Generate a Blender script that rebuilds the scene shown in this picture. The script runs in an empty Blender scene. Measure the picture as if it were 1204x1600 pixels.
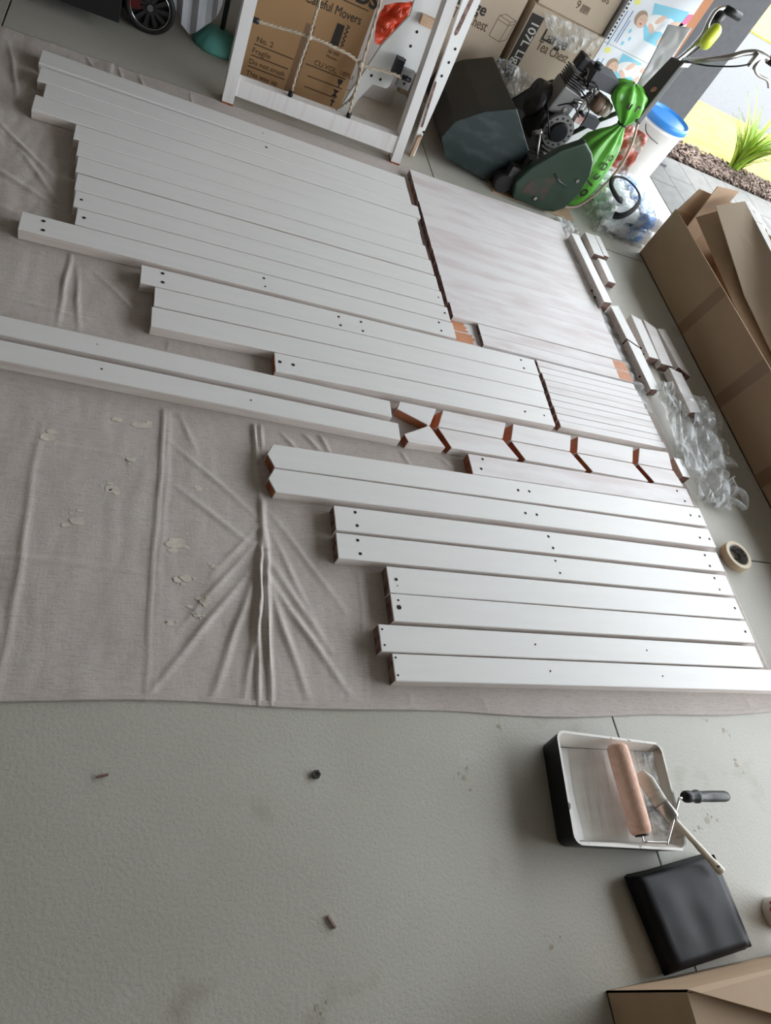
import bpy, bmesh, math, random
import numpy as np
from mathutils import Vector, Matrix, noise as mnoise

random.seed(7)
SC = bpy.context.scene
COL = SC.collection

# ------------------------------------------------------------------ camera
CAM_H, F_PX = 1.5, 1062.2
ROLL, PITCH, YAW = 0.642553, 0.842737, 0.650447
fwd = Vector((math.sin(YAW) * math.cos(PITCH), math.cos(YAW) * math.cos(PITCH), -math.sin(PITCH)))
rt = Vector((math.cos(YAW), -math.sin(YAW), 0))
up = rt.cross(fwd)
r2 = math.cos(ROLL) * rt + math.sin(ROLL) * up
u2 = -math.sin(ROLL) * rt + math.cos(ROLL) * up
cam_data = bpy.data.cameras.new('camera')
cam = bpy.data.objects.new('camera', cam_data)
COL.objects.link(cam)
m3 = Matrix((r2, u2, -fwd)).transposed()
cam.matrix_world = Matrix.Translation((0, 0, CAM_H)) @ m3.to_4x4()
cam_data.sensor_fit = 'VERTICAL'
cam_data.sensor_height = 36
cam_data.lens = 36 * F_PX / 1600
cam_data.clip_start = 0.02
SC.camera = cam

# ------------------------------------------------------------------ world, sun, exposure
world = bpy.data.worlds.new('sky')
SC.world = world
world.use_nodes = True
bg = world.node_tree.nodes['Background']
bg.inputs[0].default_value = (0.90, 0.955, 1.0, 1)
bg.inputs[1].default_value = 2.6
sun_d = bpy.data.lights.new('sun', 'SUN')
sun_d.energy = 0.6
sun_d.angle = math.radians(6)
sun_d.color = (1.0, 0.95, 0.85)
sun = bpy.data.objects.new('sun', sun_d)
COL.objects.link(sun)
sun.rotation_euler = Vector((-0.22, -0.16, -1.0)).to_track_quat('-Z', 'Y').to_euler()
# sampling portal filling the open garage doorway (guides sky sampling, emits nothing itself)
pd = bpy.data.lights.new('doorway_portal', 'AREA')
pd.shape = 'RECTANGLE'
pd.size, pd.size_y = 5.5, 2.14
pd.cycles.is_portal = True
po = bpy.data.objects.new('doorway_portal', pd)
COL.objects.link(po)
po.location = (3.3, 1.75, 1.05)
po.rotation_euler = Matrix(((0, 0, 1), (1, 0, 0), (0, 1, 0))).to_euler()
SC.view_settings.view_transform = 'Standard'
SC.view_settings.look = 'None'
SC.view_settings.gamma = 1
SC.view_settings.use_curve_mapping = False
SC.view_settings.exposure = 1.57

# ------------------------------------------------------------------ materials
def mat(name, col, rough=0.5, col2=None, nscale=6.0, stretch=(1, 1, 1), bump=0.0, bscale=60.0,
        metal=0.0, lo=0.35, hi=0.65, detail=4.0, spec=0.5, alpha=1.0, trans=0.0, subsurf=0.0, bstretch=(1, 1, 1)):
    m = bpy.data.materials.new(name)
    m.use_nodes = True
    nt = m.node_tree
    b = nt.nodes['Principled BSDF']
    b.inputs['Base Color'].default_value = (*col, 1)
    b.inputs['Roughness'].default_value = rough
    b.inputs['Metallic'].default_value = metal
    b.inputs['Specular IOR Level'].default_value = spec
    b.inputs['Alpha'].default_value = alpha
    b.inputs['Transmission Weight'].default_value = trans
    tc = nt.nodes.new('ShaderNodeTexCoord')

    def noise(scale, st, det):
        mp = nt.nodes.new('ShaderNodeMapping')
        mp.inputs['Scale'].default_value = st
        # each object gets its own patch of the pattern, so neighbouring boards never repeat one another
        oi = nt.nodes.new('ShaderNodeObjectInfo')
        mu = nt.nodes.new('ShaderNodeMath')
        mu.operation = 'MULTIPLY'
        mu.inputs[1].default_value = 37.0
        nt.links.new(oi.outputs['Random'], mu.inputs[0])
        nt.links.new(mu.outputs[0], mp.inputs['Location'])
        nt.links.new(tc.outputs['Object'], mp.inputs['Vector'])
        n = nt.nodes.new('ShaderNodeTexNoise')
        n.inputs['Scale'].default_value = scale
        n.inputs['Detail'].default_value = det
        nt.links.new(mp.outputs['Vector'], n.inputs['Vector'])
        return n
    if col2 is not None:
        n = noise(nscale, stretch, detail)
        cr = nt.nodes.new('ShaderNodeValToRGB')
        cr.color_ramp.elements[0].position = lo
        cr.color_ramp.elements[1].position = hi
        cr.color_ramp.elements[0].color = (*col, 1)
        cr.color_ramp.elements[1].color = (*col2, 1)
        nt.links.new(n.outputs['Fac'], cr.inputs['Fac'])
        nt.links.new(cr.outputs['Color'], b.inputs['Base Color'])
    if bump > 0:
        n = noise(bscale, bstretch, 3.0)
        bp = nt.nodes.new('ShaderNodeBump')
        bp.inputs['Strength'].default_value = bump
        bp.inputs['Distance'].default_value = 0.002
        nt.links.new(n.outputs['Fac'], bp.inputs['Height'])
        nt.links.new(bp.outputs['Normal'], b.inputs['Normal'])
    return m


def film(name, col, amount, rough=0.25, nscale=18.0):
    """thin plastic film: transparent, with cloudy creases"""
    m = bpy.data.materials.new(name)
    m.use_nodes = True
    nt = m.node_tree
    b = nt.nodes['Principled BSDF']
    b.inputs['Base Color'].default_value = (*col, 1)
    b.inputs['Roughness'].default_value = rough
    out = nt.nodes['Material Output']
    tr = nt.nodes.new('ShaderNodeBsdfTransparent')
    mx = nt.nodes.new('ShaderNodeMixShader')
    tc = nt.nodes.new('ShaderNodeTexCoord')
    n = nt.nodes.new('ShaderNodeTexNoise')
    n.inputs['Scale'].default_value = nscale
    nt.links.new(tc.outputs['Object'], n.inputs['Vector'])
    mr = nt.nodes.new('ShaderNodeMapRange')
    mr.inputs['From Min'].default_value = 0.3
    mr.inputs['From Max'].default_value = 0.7
    mr.inputs['To Min'].default_value = max(0.0, amount - 0.25)
    mr.inputs['To Max'].default_value = min(1.0, amount + 0.25)
    nt.links.new(n.outputs['Fac'], mr.inputs['Value'])
    nt.links.new(mr.outputs['Result'], mx.inputs['Fac'])
    nt.links.new(tr.outputs[0], mx.inputs[1])
    nt.links.new(b.outputs[0], mx.inputs[2])
    nt.links.new(mx.outputs[0], out.inputs['Surface'])
    return m


M = {}
M['paint'] = mat('white_paint', (0.80, 0.795, 0.785), 0.42, (0.825, 0.82, 0.81), 5, (1, 8, 8), bump=0.05, bscale=40, bstretch=(1, 6, 6))
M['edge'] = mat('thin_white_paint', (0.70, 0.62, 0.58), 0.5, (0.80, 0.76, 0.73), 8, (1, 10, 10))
M['wash'] = mat('white_wash', (0.655, 0.585, 0.585), 0.5, (0.775, 0.75, 0.755), 3.4, (1, 4.5, 4.5), bump=0.06, bscale=40, bstretch=(1, 8, 8), lo=0.33, hi=0.56, detail=5)
M['wash2'] = mat('white_wash_faint', (0.70, 0.655, 0.65), 0.5, (0.785, 0.765, 0.765), 3.2, (1, 5, 5), bump=0.06, bscale=40, bstretch=(1, 8, 8), lo=0.3, hi=0.52, detail=5)
M['stain'] = mat('red_brown_stain', (0.23, 0.065, 0.03), 0.6, (0.38, 0.13, 0.06), 30)
M['rawend'] = mat('dark_raw_end', (0.10, 0.045, 0.035), 0.7, (0.30, 0.20, 0.17), 45)
M['orange'] = mat('orange_stain', (0.52, 0.20, 0.085), 0.55, (0.62, 0.27, 0.13), 20, (1, 8, 8))
M['orangeface'] = mat('orange_brown_end', (0.55, 0.20, 0.10), 0.6, (0.62, 0.26, 0.14), 30)
M['hole'] = mat('screw_hole_dark', (0.015, 0.013, 0.012), 0.9)
M['concrete'] = None
M['black'] = mat('black_plastic', (0.012, 0.012, 0.014), 0.42, spec=0.3)
M['blacksoft'] = mat('black_vinyl', (0.008, 0.008, 0.010), 0.5, (0.012, 0.012, 0.016), 8, bump=0.08, bscale=220, spec=0.18)
M['metal'] = mat('dull_metal', (0.45, 0.44, 0.42), 0.35, metal=1.0)
M['chrome'] = mat('chrome', (0.75, 0.75, 0.76), 0.15, metal=1.0)
M['darkmetal'] = mat('dark_metal', (0.05, 0.05, 0.052), 0.4, (0.10, 0.095, 0.09), 25, metal=0.6)
M['card'] = mat('cardboard', (0.42, 0.29, 0.18), 0.75, (0.46, 0.325, 0.21), 3, (1, 1, 3))
M['card_brown'] = mat('cardboard_brown', (0.40, 0.235, 0.11), 0.75, (0.435, 0.26, 0.125), 5)
M['card_grey'] = mat('cardboard_pale', (0.47, 0.38, 0.285), 0.75, (0.51, 0.415, 0.315), 3, (3, 1, 1))
M['card_shaded'] = mat('cardboard_shaded', (0.35, 0.235, 0.145), 0.75, (0.385, 0.26, 0.165), 3, (1, 1, 3))  # card darkened: shade on and inside the long carton put into its colour
M['card_tape'] = mat('brown_packing_tape', (0.25, 0.145, 0.08), 0.4)
M['ink'] = mat('black_print', (0.03, 0.025, 0.02), 0.7)
M['brownink'] = mat('brown_print', (0.10, 0.05, 0.025), 0.7)
M['greyprint'] = mat('pale_grey_print', (0.62, 0.60, 0.56), 0.7)
M['whitecard'] = mat('white_carton', (0.74, 0.77, 0.82), 0.5)
M['bluetowel'] = mat('blue_print', (0.22, 0.58, 0.75), 0.5)
M['navyink'] = mat('navy_print', (0.12, 0.25, 0.5), 0.5)
M['skin'] = mat('skin_print', (0.70, 0.47, 0.36), 0.55)
M['hairprint'] = mat('hair_print', (0.38, 0.25, 0.17), 0.55)
M['pink'] = mat('pink_print', (0.75, 0.16, 0.32), 0.5)
M['yellowprint'] = mat('yellow_print', (0.80, 0.78, 0.20), 0.5)
M['wall'] = mat('plaster_wall', (0.36, 0.325, 0.285), 0.85)
M['ceil'] = mat('plaster_ceiling', (0.42, 0.39, 0.355), 0.9)
M['pillar'] = mat('dark_grey_render', (0.085, 0.086, 0.092), 0.8, (0.095, 0.096, 0.10), 30, bump=0.2, bscale=120)
M['green_dark'] = mat('dark_green_enamel', (0.013, 0.026, 0.025), 0.38, (0.055, 0.070, 0.070), 9, (1, 1, 2.5), lo=0.50, hi=0.80, detail=6)
M['green_shell'] = mat('dark_green_enamel_old', (0.009, 0.015, 0.011), 0.5, (0.02, 0.016, 0.012), 6)
M['green_rust'] = mat('green_enamel_worn_brown', (0.024, 0.050, 0.030), 0.38, (0.016, 0.034, 0.022), 6, lo=0.4, hi=0.7, detail=4)
M['bag_green'] = mat('green_plastic', (0.13, 0.46, 0.055), 0.25, (0.17, 0.55, 0.08), 5)
M['lime'] = mat('lime_plastic', (0.56, 0.66, 0.04), 0.35)
M['blue'] = mat('blue_plastic', (0.03, 0.22, 0.62), 0.35)
M['bucket'] = mat('white_plastic', (0.80, 0.80, 0.79), 0.4)
M['teal'] = mat('teal_plastic', (0.15, 0.50, 0.45), 0.4)
M['red'] = mat('red_plastic', (0.62, 0.07, 0.03), 0.4)
M['redbag'] = mat('red_printed_plastic', (0.55, 0.13, 0.10), 0.35, (0.72, 0.55, 0.50), 12, lo=0.45, hi=0.6)
M['orangeboard'] = mat('orange_brown_board', (0.42, 0.17, 0.07), 0.6)
M['rope'] = mat('tan_rope', (0.52, 0.44, 0.34), 0.9, (0.40, 0.33, 0.25), 60)
M['ply'] = mat('white_melamine', (0.80, 0.81, 0.80), 0.4)
M['plywood_edge'] = mat('bare_timber', (0.50, 0.33, 0.21), 0.7, (0.58, 0.40, 0.27), 20, (1, 1, 8))
M['greyfab'] = mat('grey_fabric', (0.36, 0.37, 0.40), 0.9, (0.44, 0.45, 0.48), 10)
M['blackfab'] = mat('black_fabric', (0.012, 0.012, 0.013), 0.9)
M['rubber'] = mat('black_rubber', (0.012, 0.012, 0.013), 0.6)
M['redfab'] = mat('dark_red_fabric', (0.12, 0.01, 0.01), 0.8)
M['spoke_black'] = mat('satin_black_spoke', (0.03, 0.03, 0.032), 0.35)
M['worn_brown'] = mat('worn_brown_metal', (0.068, 0.040, 0.030), 0.5, (0.026, 0.042, 0.028), 16, lo=0.5, hi=0.62)
M['rimpaint'] = mat('chipped_rim_paint', (0.78, 0.76, 0.72), 0.4, (0.05, 0.045, 0.04), 48, lo=0.64, hi=0.68)
M['roller'] = mat('peach_roller_nap', (0.72, 0.44, 0.33), 0.95, (0.80, 0.54, 0.43), 60, bump=0.7, bscale=260)
M['wetpaint'] = mat('wet_white_paint', (0.86, 0.86, 0.86), 0.35)
M['trayin'] = mat('paint_smeared_plastic', (0.80, 0.775, 0.73), 0.35, (0.86, 0.845, 0.815), 5, (1, 6, 1), lo=0.3, hi=0.6)
M['trayworn'] = mat('worn_tray_end', (0.05, 0.048, 0.045), 0.4, (0.66, 0.63, 0.57), 9, (1, 3, 1), lo=0.30, hi=0.50)
M['tan'] = mat('tan_masking_tape', (0.62, 0.50, 0.34), 0.7)
M['tapeface'] = mat('masking_tape_side', (0.72, 0.63, 0.48), 0.7)
M['corepaper'] = mat('tape_core_print', (0.10, 0.09, 0.10), 0.6, (0.42, 0.40, 0.40), 40, lo=0.4, hi=0.6)
M['redink'] = mat('red_print', (0.55, 0.04, 0.05), 0.5)
M['pinkcap'] = mat('off_white_plastic', (0.72, 0.64, 0.58), 0.5)
M['cream'] = mat('cream_metal', (0.66, 0.61, 0.52), 0.45)
M['tanmetal'] = mat('brown_silencer', (0.20, 0.13, 0.09), 0.5)
M['cylgrey'] = mat('grey_alloy', (0.20, 0.195, 0.19), 0.5, metal=0.3)
M['slategrey'] = mat('slate_plastic', (0.065, 0.068, 0.078), 0.4)
M['water'] = mat('clear_bottle', (0.84, 0.90, 0.95), 0.15, alpha=0.8)
M['bluelabel'] = mat('blue_label', (0.035, 0.20, 0.55), 0.4, (0.50, 0.68, 0.85), 18, lo=0.50, hi=0.60)
M['film'] = film('clear_film', (0.86, 0.90, 0.93), 0.24, 0.15)
M['shrink'] = film('shrink_film', (0.92, 0.95, 0.98), 0.22, 0.12, 30)
M['milky'] = film('milky_film', (0.72, 0.74, 0.75), 0.44, 0.3)
M['clearbag'] = film('clear_crumpled_bag', (0.75, 0.77, 0.78), 0.45, 0.12, 24)
M['clingfilm'] = film('cling_film', (0.85, 0.88, 0.9), 0.10, 0.1, 24)
M['whitebag'] = mat('white_polythene', (0.78, 0.79, 0.80), 0.4)
M['paver'] = mat('grey_paver', (0.115, 0.113, 0.107), 0.85, (0.14, 0.137, 0.13), 14, bump=0.3, bscale=160)
M['soil'] = mat('dark_soil', (0.05, 0.036, 0.03), 0.95, (0.08, 0.06, 0.047), 30, bump=0.5, bscale=60)
M['chip'] = mat('bark_chip', (0.075, 0.05, 0.04), 0.9, (0.22, 0.16, 0.13), 30)
M['lawn'] = mat('dry_yellow_lawn', (0.27, 0.215, 0.03), 0.95, (0.36, 0.30, 0.06), 12, bump=0.5, bscale=80)
M['road'] = mat('pale_asphalt', (0.062, 0.063, 0.066), 0.9, (0.078, 0.079, 0.082), 40, bump=0.3, bscale=150)
M['leaf'] = mat('fresh_green_leaf', (0.13, 0.24, 0.015), 0.45, (0.26, 0.35, 0.03), 6)
M['subsoil'] = mat('sub_base', (0.06, 0.058, 0.055), 0.95)


def concrete():
    m = bpy.data.materials.new('grey_concrete')
    m.use_nodes = True
    nt = m.node_tree
    N, L = nt.nodes, nt.links
    b = N['Principled BSDF']
    b.inputs['Roughness'].default_value = 0.55
    tc = N.new('ShaderNodeTexCoord')

    def nz(scale, det=5.0):
        n = N.new('ShaderNodeTexNoise')
        n.inputs['Scale'].default_value = scale
        n.inputs['Detail'].default_value = det
        L.new(tc.outputs['Object'], n.inputs['Vector'])
        return n

    def ramp(fac, p0, c0, p1, c1):
        r = N.new('ShaderNodeValToRGB')
        r.color_ramp.elements[0].position = p0
        r.color_ramp.elements[1].position = p1
        r.color_ramp.elements[0].color = (*c0, 1)
        r.color_ramp.elements[1].color = (*c1, 1)
        L.new(fac, r.inputs['Fac'])
        return r

    def mix(fac, a, bcol):
        x = N.new('ShaderNodeMix')
        x.data_type = 'RGBA'
        L.new(fac, x.inputs[0])
        L.new(a, x.inputs[6])
        if isinstance(bcol, tuple):
            x.inputs[7].default_value = (*bcol, 1)
        else:
            L.new(bcol, x.inputs[7])
        return x.outputs[2]
    base = ramp(nz(2.2, 6).outputs['Fac'], 0.3, (0.44, 0.425, 0.375), 0.7, (0.515, 0.50, 0.45)).outputs['Color']
    fine = ramp(nz(120, 3).outputs['Fac'], 0.36, (0, 0, 0), 0.6, (1, 1, 1)).outputs['Color']
    c1 = mix(ramp(nz(260, 2).outputs['Fac'], 0.55, (0, 0, 0), 0.70, (0.6, 0.6, 0.6)).outputs['Color'], base, (0.33, 0.32, 0.28))
    blot = ramp(nz(5.5, 7).outputs['Fac'], 0.62, (0, 0, 0), 0.74, (0.55, 0.55, 0.55)).outputs['Color']
    c2 = mix(blot, c1, (0.30, 0.27, 0.20))
    pale = ramp(nz(9.0, 3).outputs['Fac'], 0.68, (0, 0, 0), 0.72, (0.22, 0.22, 0.22)).outputs['Color']
    c3 = mix(pale, c2, (0.56, 0.56, 0.54))
    L.new(c3, b.inputs['Base Color'])
    bp = N.new('ShaderNodeBump')
    bp.inputs['Strength'].default_value = 0.12
    bp.inputs['Distance'].default_value = 0.002
    L.new(fine, bp.inputs['Height'])
    L.new(bp.outputs['Normal'], b.inputs['Normal'])
    return m


M['concrete'] = concrete()


def canvas():
    m = bpy.data.materials.new('beige_canvas')
    m.use_nodes = True
    nt = m.node_tree
    N, L = nt.nodes, nt.links
    b = N['Principled BSDF']
    b.inputs['Roughness'].default_value = 0.95
    b.inputs['Specular IOR Level'].default_value = 0.1
    tc = N.new('ShaderNodeTexCoord')

    def nz(scale, st=(1, 1, 1), det=4.0):
        mp = N.new('ShaderNodeMapping')
        mp.inputs['Scale'].default_value = st
        L.new(tc.outputs['Object'], mp.inputs['Vector'])
        n = N.new('ShaderNodeTexNoise')
        n.inputs['Scale'].default_value = scale
        n.inputs['Detail'].default_value = det
        L.new(mp.outputs['Vector'], n.inputs['Vector'])
        return n

    def ramp(fac, p0, c0, p1, c1):
        r = N.new('ShaderNodeValToRGB')
        r.color_ramp.elements[0].position = p0
        r.color_ramp.elements[1].position = p1
        r.color_ramp.elements[0].color = (*c0, 1)
        r.color_ramp.elements[1].color = (*c1, 1)
        L.new(fac, r.inputs['Fac'])
        return r.outputs['Color']

    def mix(fac, a, c):
        x = N.new('ShaderNodeMix')
        x.data_type = 'RGBA'
        L.new(fac, x.inputs[0])
        L.new(a, x.inputs[6])
        x.inputs[7].default_value = (*c, 1)
        return x.outputs[2]
    base = ramp(nz(3.0).outputs['Fac'], 0.3, (0.53, 0.475, 0.445), 0.7, (0.585, 0.53, 0.50))
    weave = ramp(nz(105, (0.35, 3.0, 1)).outputs['Fac'], 0.48, (0, 0, 0), 0.70, (0.6, 0.6, 0.6))
    c1 = mix(weave, base, (0.40, 0.35, 0.325))
    weave2 = ramp(nz(105, (3.0, 0.35, 1)).outputs['Fac'], 0.50, (0, 0, 0), 0.70, (0.45, 0.45, 0.45))
    c2 = mix(weave2, c1, (0.64, 0.59, 0.56))
    spots = nz(15.0, (1, 1, 1), 5.0)
    c3 = mix(ramp(spots.outputs['Fac'], 0.69, (0, 0, 0), 0.72, (0.45, 0.45, 0.45)), c2, (0.55, 0.52, 0.44))
    L.new(c3, b.inputs['Base Color'])
    bp = N.new('ShaderNodeBump')
    bp.inputs['Strength'].default_value = 0.35
    bp.inputs['Distance'].default_value = 0.0015
    nb = nz(170, (1, 1, 1), 2.0)
    L.new(nb.outputs['Fac'], bp.inputs['Height'])
    L.new(bp.outputs['Normal'], b.inputs['Normal'])
    return m


M['canvas'] = canvas()
M['paintspot'] = mat('dried_cream_paint', (0.70, 0.65, 0.555), 0.8, (0.58, 0.525, 0.475), 45)

# ------------------------------------------------------------------ mesh helpers
ORG = {}


def new_bm():
    return bmesh.new()


def box(bm, x0, x1, y0, y1, z0, z1, mi=0, mtx=None):
    vs = [bm.verts.new((x, y, z)) for z in (z0, z1) for y in (y0, y1) for x in (x0, x1)]
    fs = [(0, 2, 3, 1), (4, 5, 7, 6), (0, 1, 5, 4), (2, 6, 7, 3), (0, 4, 6, 2), (1, 3, 7, 5)]
    out = []
    for f in fs:
        fc = bm.faces.new([vs[i] for i in f])
        fc.material_index = mi
        out.append(fc)
    if mtx is not None:
        bmesh.ops.transform(bm, matrix=mtx, verts=vs)
    return vs


def prism(bm, pts, d, axis='Z', a=0.0, mi=0):
    """extrude an outline; axis Z: pts are xy, from z=a to z=a+d; axis Y: pts are xz; axis X: pts are yz"""
    def P(p, h):
        if axis == 'Z':
            return (p[0], p[1], h)
        if axis == 'Y':
            return (p[0], h, p[1])
        return (h, p[0], p[1])
    lo = [bm.verts.new(P(p, a)) for p in pts]
    hi = [bm.verts.new(P(p, a + d)) for p in pts]
    n = len(pts)
    fs = [bm.faces.new(lo[::-1]), bm.faces.new(hi)]
    for i in range(n):
        fs.append(bm.faces.new((lo[i], lo[(i + 1) % n], hi[(i + 1) % n], hi[i])))
    for f in fs:
        f.material_index = mi
    bmesh.ops.recalc_face_normals(bm, faces=fs)
    return lo + hi


def cyl(bm, p0, p1, r0, r1=None, n=16, cap=True, mi=0):
    r1 = r0 if r1 is None else r1
    p0, p1 = Vector(p0), Vector(p1)
    d = (p1 - p0).normalized()
    a = d.orthogonal().normalized()
    b = d.cross(a)
    A = [bm.verts.new(p0 + r0 * (math.cos(t) * a + math.sin(t) * b)) for t in [2 * math.pi * i / n for i in range(n)]]
    B = [bm.verts.new(p1 + r1 * (math.cos(t) * a + math.sin(t) * b)) for t in [2 * math.pi * i / n for i in range(n)]]
    for i in range(n):
        f = bm.faces.new((A[i], A[(i + 1) % n], B[(i + 1) % n], B[i]))
        f.material_index = mi
        f.smooth = True
    if cap:
        for f in (bm.faces.new(A[::-1]), bm.faces.new(B)):
            f.material_index = mi


def tube(bm, pts, r, n=10, closed=False, radii=None, flat=1.0):
    pts = [Vector(p) for p in pts]
    m = len(pts)
    rings = []
    prev = None
    for i, p in enumerate(pts):
        if closed:
            t = (pts[(i + 1) % m] - pts[i - 1]).normalized()
        else:
            t = (pts[min(i + 1, m - 1)] - pts[max(i - 1, 0)]).normalized()
        a = t.orthogonal().normalized() if prev is None else (prev - prev.dot(t) * t).normalized()
        prev = a
        b = t.cross(a)
        rr = radii[i] if radii else r
        rings.append([bm.verts.new(p + rr * (math.cos(q) * a + flat * math.sin(q) * b)) for q in [2 * math.pi * k / n for k in range(n)]])
    for i in range(m if closed else m - 1):
        A, B = rings[i], rings[(i + 1) % m]
        for k in range(n):
            f = bm.faces.new((A[k], A[(k + 1) % n], B[(k + 1) % n], B[k]))
            f.smooth = True
    if not closed:
        bm.faces.new(rings[0][::-1])
        bm.faces.new(rings[-1])


def smooth_path(pts, k=6):
    pts = [Vector(p) for p in pts]
    out = []
    for i in range(len(pts) - 1):
        p0, p1, p2, p3 = pts[max(i - 1, 0)], pts[i], pts[i + 1], pts[min(i + 2, len(pts) - 1)]
        for j in range(k):
            t = j / k
            out.append(0.5 * ((2 * p1) + (p2 - p0) * t + (2 * p0 - 5 * p1 + 4 * p2 - p3) * t * t + (3 * p1 - p0 - 3 * p2 + p3) * t ** 3))
    out.append(pts[-1])
    return out


def lathe(bm, prof, c, n=24, smooth=True, mi=0):
    """prof: (r, z) from bottom to top about the vertical axis at c"""
    rings = []
    for r, z in prof:
        rings.append([bm.verts.new((c[0] + r * math.cos(2 * math.pi * k / n), c[1] + r * math.sin(2 * math.pi * k / n), c[2] + z)) for k in range(n)])
    for A, B in zip(rings, rings[1:]):
        for k in range(n):
            f = bm.faces.new((A[k], A[(k + 1) % n], B[(k + 1) % n], B[k]))
            f.smooth = smooth
            f.material_index = mi
    f0 = bm.faces.new(rings[0][::-1])
    f1 = bm.faces.new(rings[-1])
    f0.material_index = f1.material_index = mi


def bevel(bm, w, seg=1):
    es = [e for e in bm.edges if len(e.link_faces) == 2 and e.calc_face_angle(0) > 0.5]
    bmesh.ops.bevel(bm, geom=es, offset=w, segments=seg, affect='EDGES', clamp_overlap=True, profile=0.6)


def obj(name, bm, mats, parent=None, loc=None, smooth=False):
    """link ONE mesh object built from world-space geometry; loc is its origin when it is top-level"""
    if parent is not None:
        org = ORG[parent.name]
    else:
        org = Vector(loc) if loc is not None else Vector((0, 0, 0))
    bmesh.ops.translate(bm, vec=-org, verts=bm.verts)
    me = bpy.data.meshes.new(name)
    bm.to_mesh(me)
    bm.free()
    if smooth:
        for p in me.polygons:
            p.use_smooth = True
    for m in (mats if isinstance(mats, (list, tuple)) else [mats]):
        me.materials.append(M[m] if isinstance(m, str) else m)
    o = bpy.data.objects.new(name, me)
    COL.objects.link(o)
    ORG[o.name] = org
    if parent is not None:
        o.parent = parent
    else:
        o.location = org
    return o


def tag(o, label, cat, group=None, kind=None):
    o['label'] = label
    o['category'] = cat
    if group:
        o['group'] = group
    if kind:
        o['kind'] = kind
    return o


def thing(name, label, cat, loc, group=None):
    o = bpy.data.objects.new(name, None)
    o.empty_display_size = 0.05
    COL.objects.link(o)
    o.location = loc
    ORG[o.name] = Vector(loc)
    return tag(o, label, cat, group)


def struct(name, bm, mats, loc=(0, 0, 0)):
    o = obj(name, bm, mats, loc=loc)
    o['kind'] = 'structure'
    return o


def part_box(name, parent, x0, x1, y0, y1, z0, z1, m, bev=0.0, seg=1):
    bm = new_bm()
    box(bm, x0, x1, y0, y1, z0, z1)
    if bev:
        bevel(bm, bev, seg)
    return obj(name, bm, m, parent)


def quad_print(name, parent, pts, m):
    """a flat printed patch (4+ world points)"""
    bm = new_bm()
    bm.faces.new([bm.verts.new(p) for p in pts])
    return obj(name, bm, m, parent)


def text_print(name, parent, s, x, z, y, size, m, rot=0.0, bold=0.0, shear=0.0, basis=None, sx=1.0, width=None):
    """lettering on a plane facing -Y (or a given basis) with its lower left corner at x, z"""
    cu = bpy.data.curves.new(name, 'FONT')
    cu.body = s
    cu.size = size
    cu.extrude = 0.0004
    cu.offset = bold
    cu.shear = shear
    ob = bpy.data.objects.new('lettering_source', cu)
    me = bpy.data.meshes.new_from_object(ob)
    bpy.data.objects.remove(ob)
    bpy.data.curves.remove(cu)
    if width:
        xs = [v.co.x for v in me.vertices]
        sx = width / max(max(xs), 1e-6)
    if basis is None:
        basis = Matrix.Translation((x, y, z)) @ Matrix.Rotation(math.pi / 2, 4, 'X')
    mt = Matrix.Translation(-ORG[parent.name]) @ basis @ Matrix.Rotation(rot, 4, 'Z') @ Matrix.Diagonal((sx, 1, 1, 1))
    me.transform(mt)
    me.materials.clear()
    me.materials.append(M[m])
    me.name = name
    o = bpy.data.objects.new(name, me)
    COL.objects.link(o)
    ORG[o.name] = ORG[parent.name]
    o.parent = parent
    return o


def ellipse_print(name, parent, cx, cz, y, rx, rz, m, rot=0.0, n=20):
    pts = []
    for k in range(n):
        a = 2 * math.pi * k / n
        u, v = rx * math.cos(a), rz * math.sin(a)
        pts.append((cx + u * math.cos(rot) - v * math.sin(rot), y, cz + u * math.sin(rot) + v * math.cos(rot)))
    return quad_print(name, parent, pts, m)


def crumple(bm, P, nu, nv, amp, freq, seed=0.0, edge=0.3, aniso=(1, 1, 1)):
    """a crumpled sheet between 4 corner points P (u then v), pushed along its normal by folded noise"""
    P = [Vector(p) for p in P]
    nrm = (P[1] - P[0]).cross(P[3] - P[0]).normalized()
    vs = []
    for j in range(nv + 1):
        for i in range(nu + 1):
            u, v = i / nu, j / nv
            p = (1 - u) * (1 - v) * P[0] + u * (1 - v) * P[1] + u * v * P[2] + (1 - u) * v * P[3]
            q = Vector((p.x * aniso[0], p.y * aniso[1], p.z * aniso[2])) * freq + Vector((seed, seed * 1.7, seed * 0.3))
            h = abs(mnoise.noise(q)) * 1.3 + 0.5 * abs(mnoise.noise(q * 2.3)) - 0.3
            e = edge * amp
            p = p + nrm * h * amp + Vector((mnoise.noise(q + Vector((9, 0, 0))), mnoise.noise(q + Vector((0, 9, 0))), 0)) * e
            vs.append(bm.verts.new(p))
    for j in range(nv):
        for i in range(nu):
            a = j * (nu + 1) + i
            bm.faces.new((vs[a], vs[a + 1], vs[a + nu + 2], vs[a + nu + 1]))


# ------------------------------------------------------------------ the setting
bm = new_bm()
box(bm, -2.6, 3.19, -1.6, 4.5, -0.08, -0.012)
floor = struct('floor', bm, 'subsoil')


def joint_x(y):
    return 1.449 - 0.032 * y


XJ = [lambda y: -2.6, lambda y: -0.487, joint_x, lambda y: 3.19]
YJ = [-1.6, -0.85, 1.053, 2.96, 4.5]
for i in range(3):
    for j in range(4):
        g = 0.0032
        ya, yb = YJ[j] + g, YJ[j + 1] - g
        bm = new_bm()
        prism(bm, [(XJ[i](ya) + g, ya), (XJ[i + 1](ya) - g, ya), (XJ[i + 1](yb) - g, yb), (XJ[i](yb) + g, yb)], 0.0125, 'Z', -0.0125)
        obj('slab_panel', bm, 'concrete', floor)

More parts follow.
